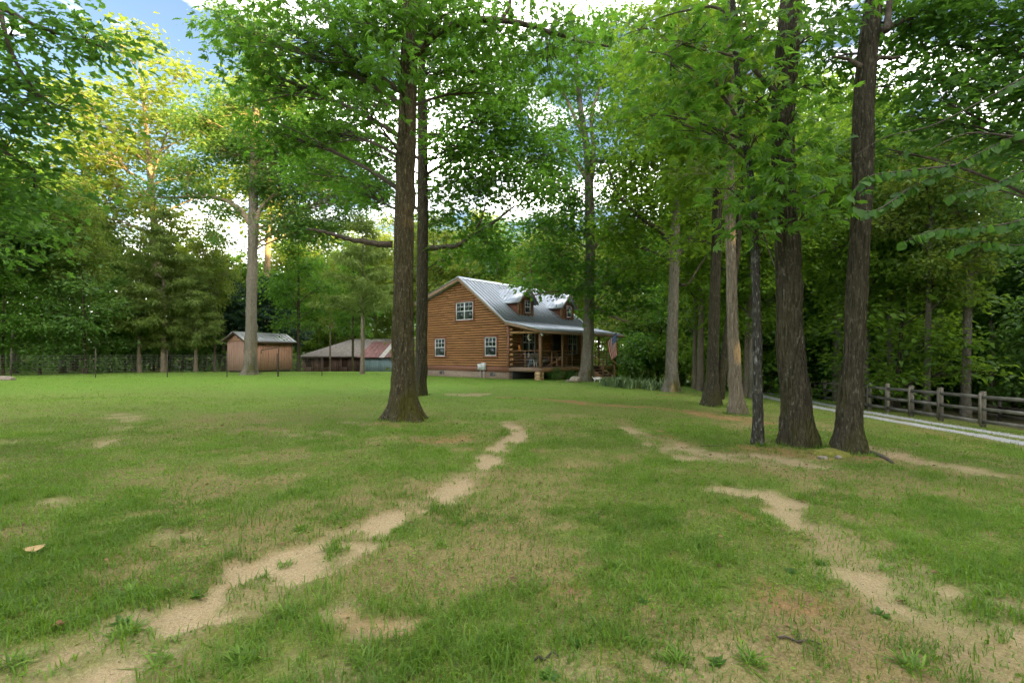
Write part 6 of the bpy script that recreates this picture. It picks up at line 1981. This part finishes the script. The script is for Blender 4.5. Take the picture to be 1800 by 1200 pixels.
# ------------------------------------------------------------------ big near leaves drooping across the upper right, each its own leaf
d = D12
xr, yr = P(2010, 300, d + .2)[:2]
trk = [(xr, yr, float(gh(xr, yr)), .12), (xr - .03, yr, .6, .105), (xr - .05, yr, 1.5, .10), (xr - .15, yr, 3.2, .085), (xr - .3, yr, 5.0, .07), (xr - .4, yr, 7.5, .045), (xr - .4, yr, 9.6, .01)]
near_root = tree('dogwood_tree', 'dogwood with big drooping dark leaves reaching in from the right edge', trk,
     px_blobs([(1690, 80, 70, 45, .6), (1625, 140, 55, 36, .6), (1720, 165, 70, 40, .3), (1780, 80, 60, 50, .3), (1650, 215, 56, 26, .3), (1740, 240, 60, 32, .2), (1795, 170, 50, 50, 0), (1800, 285, 46, 26, 0), (1700, 20, 90, 40, .5),
                (1860, 120, 70, 60, 0), (1880, 240, 60, 50, 0), (1880, 20, 100, 50, 0), (1960, -60, 160, 70, 0, .8, .6), (1650, 175, 40, 24, 0), (1590, 205, 36, 22, .3), (1560, 262, 30, 16, .1), (2060, 120, 110, 80, 0, .8, .7)], d),
     'oak', 'leaf_near', 'bark_dark', k_cl=2.1, sides=28, step=.08, amp=.005, flare=.5, seed=13.1)
nb0 = np.array(near_root.location)
lshape = []
prof = [(0, 0), (.10, .22), (.28, .42), (.52, .46), (.76, .30), (1.0, 0), (.76, -.30), (.52, -.46), (.28, -.42), (.10, -.22)]
Vl = [(a, b, -.10 * a * a + .22 * abs(b)) for a, b in prof] + [(.28, 0, -.012), (.52, 0, -.03), (.76, 0, -.06)]
Fl = [(0, 10, 2, 1), (10, 11, 3, 2), (11, 12, 4, 3), (12, 5, 4), (0, 9, 8, 10), (10, 8, 7, 11), (11, 7, 6, 12), (12, 6, 5)]
LM = []
for k in range(4):
    LM.append(mesh_obj('leaf', np.array(Vl), Fl, M['leaf_near'], None, {'tint': np.full(len(Vl), (.15, .4, .6, .85)[k])}, True, True))
sprays = [  # polylines of drooping branches in the photograph, with depth
    [(1990, 120, 0), (1880, 190, -.2), (1780, 240, -.4), (1680, 290, -.5), (1600, 330, -.6), (1560, 345, -.6)],
    [(1990, 180, 0), (1880, 260, -.3), (1800, 300, -.4), (1730, 330, -.5), (1660, 345, -.6)],
    [(1990, 260, 0), (1900, 340, -.3), (1800, 385, -.5), (1720, 400, -.6), (1640, 405, -.7), (1590, 425, -.7)],
    [(1990, 330, 0), (1900, 400, -.2), (1800, 430, -.4), (1720, 425, -.5), (1670, 440, -.5)],
    [(1680, 290, -.5), (1600, 300, -.7), (1530, 310, -.8), (1490, 345, -.9)],
    [(1600, 330, -.6), (1540, 370, -.8), (1500, 365, -.9)],
    [(1990, 60, 0), (1850, 110, -.3), (1740, 170, -.5), (1640, 220, -.6), (1560, 240, -.7), (1500, 275, -.8)],
    [(1780, 240, -.4), (1700, 235, -.6), (1620, 270, -.7)],
]
nl = 0
for si_, pl in enumerate(sprays):
    pts = np.array([P(a, b, d - .9 + c) for a, b, c in pl]) - nb0
    q = spline(pts, len(pl) * 7)
    r_ = np.linspace(.016, .003, len(q))
    vv, ff = tube(q, r_, 6)
    br = mesh_obj('branch', vv, ff, M['branch'], near_root, smooth_shade=True)
    L = np.cumsum(np.r_[0, np.linalg.norm(np.diff(q, axis=0), axis=1)])
    s = .05
    wq = q + nb0
    vis = np.where(900 + F * wq[:, 0] / wq[:, 1] < 1840)[0]
    s = L[vis[0]] if len(vis) else L[-1]
    while s < L[-1] and nl < 300:
        i = min(len(q) - 2, int(np.searchsorted(L, s)) - 1); i = max(i, 0)
        p = q[i] + (q[i + 1] - q[i]) * ((s - L[i]) / (L[i + 1] - L[i]))
        tg = unit(q[i + 1] - q[i])
        for sd in (-1, 1):
            side = unit(np.cross(tg, [0, 0, 1.0])) * sd
            dr = unit(side * rng.uniform(.2, 1) + tg * rng.uniform(-.1, .9) + rng.normal(0, .25, 3) + np.array([0, 0, -rng.uniform(.5, 1.8)]))
            up = unit(np.array([0, -.2, .6]) + rng.normal(0, .7, 3))
            yv = unit(np.cross(up, dr)); zv = np.cross(dr, yv)
            sc = rng.uniform(.09, .16)
            o = bpy.data.objects.new('leaf', LM[rng.integers(0, 4)]); COL.objects.link(o)
            o.parent = br
            mat = Matrix(((dr[0] * sc, yv[0] * sc, zv[0] * sc, p[0]), (dr[1] * sc, yv[1] * sc, zv[1] * sc, p[1]), (dr[2] * sc, yv[2] * sc, zv[2] * sc, p[2] ), (0, 0, 0, 1)))
            o.matrix_local = mat
            nl += 1
        s += rng.uniform(.05, .13)
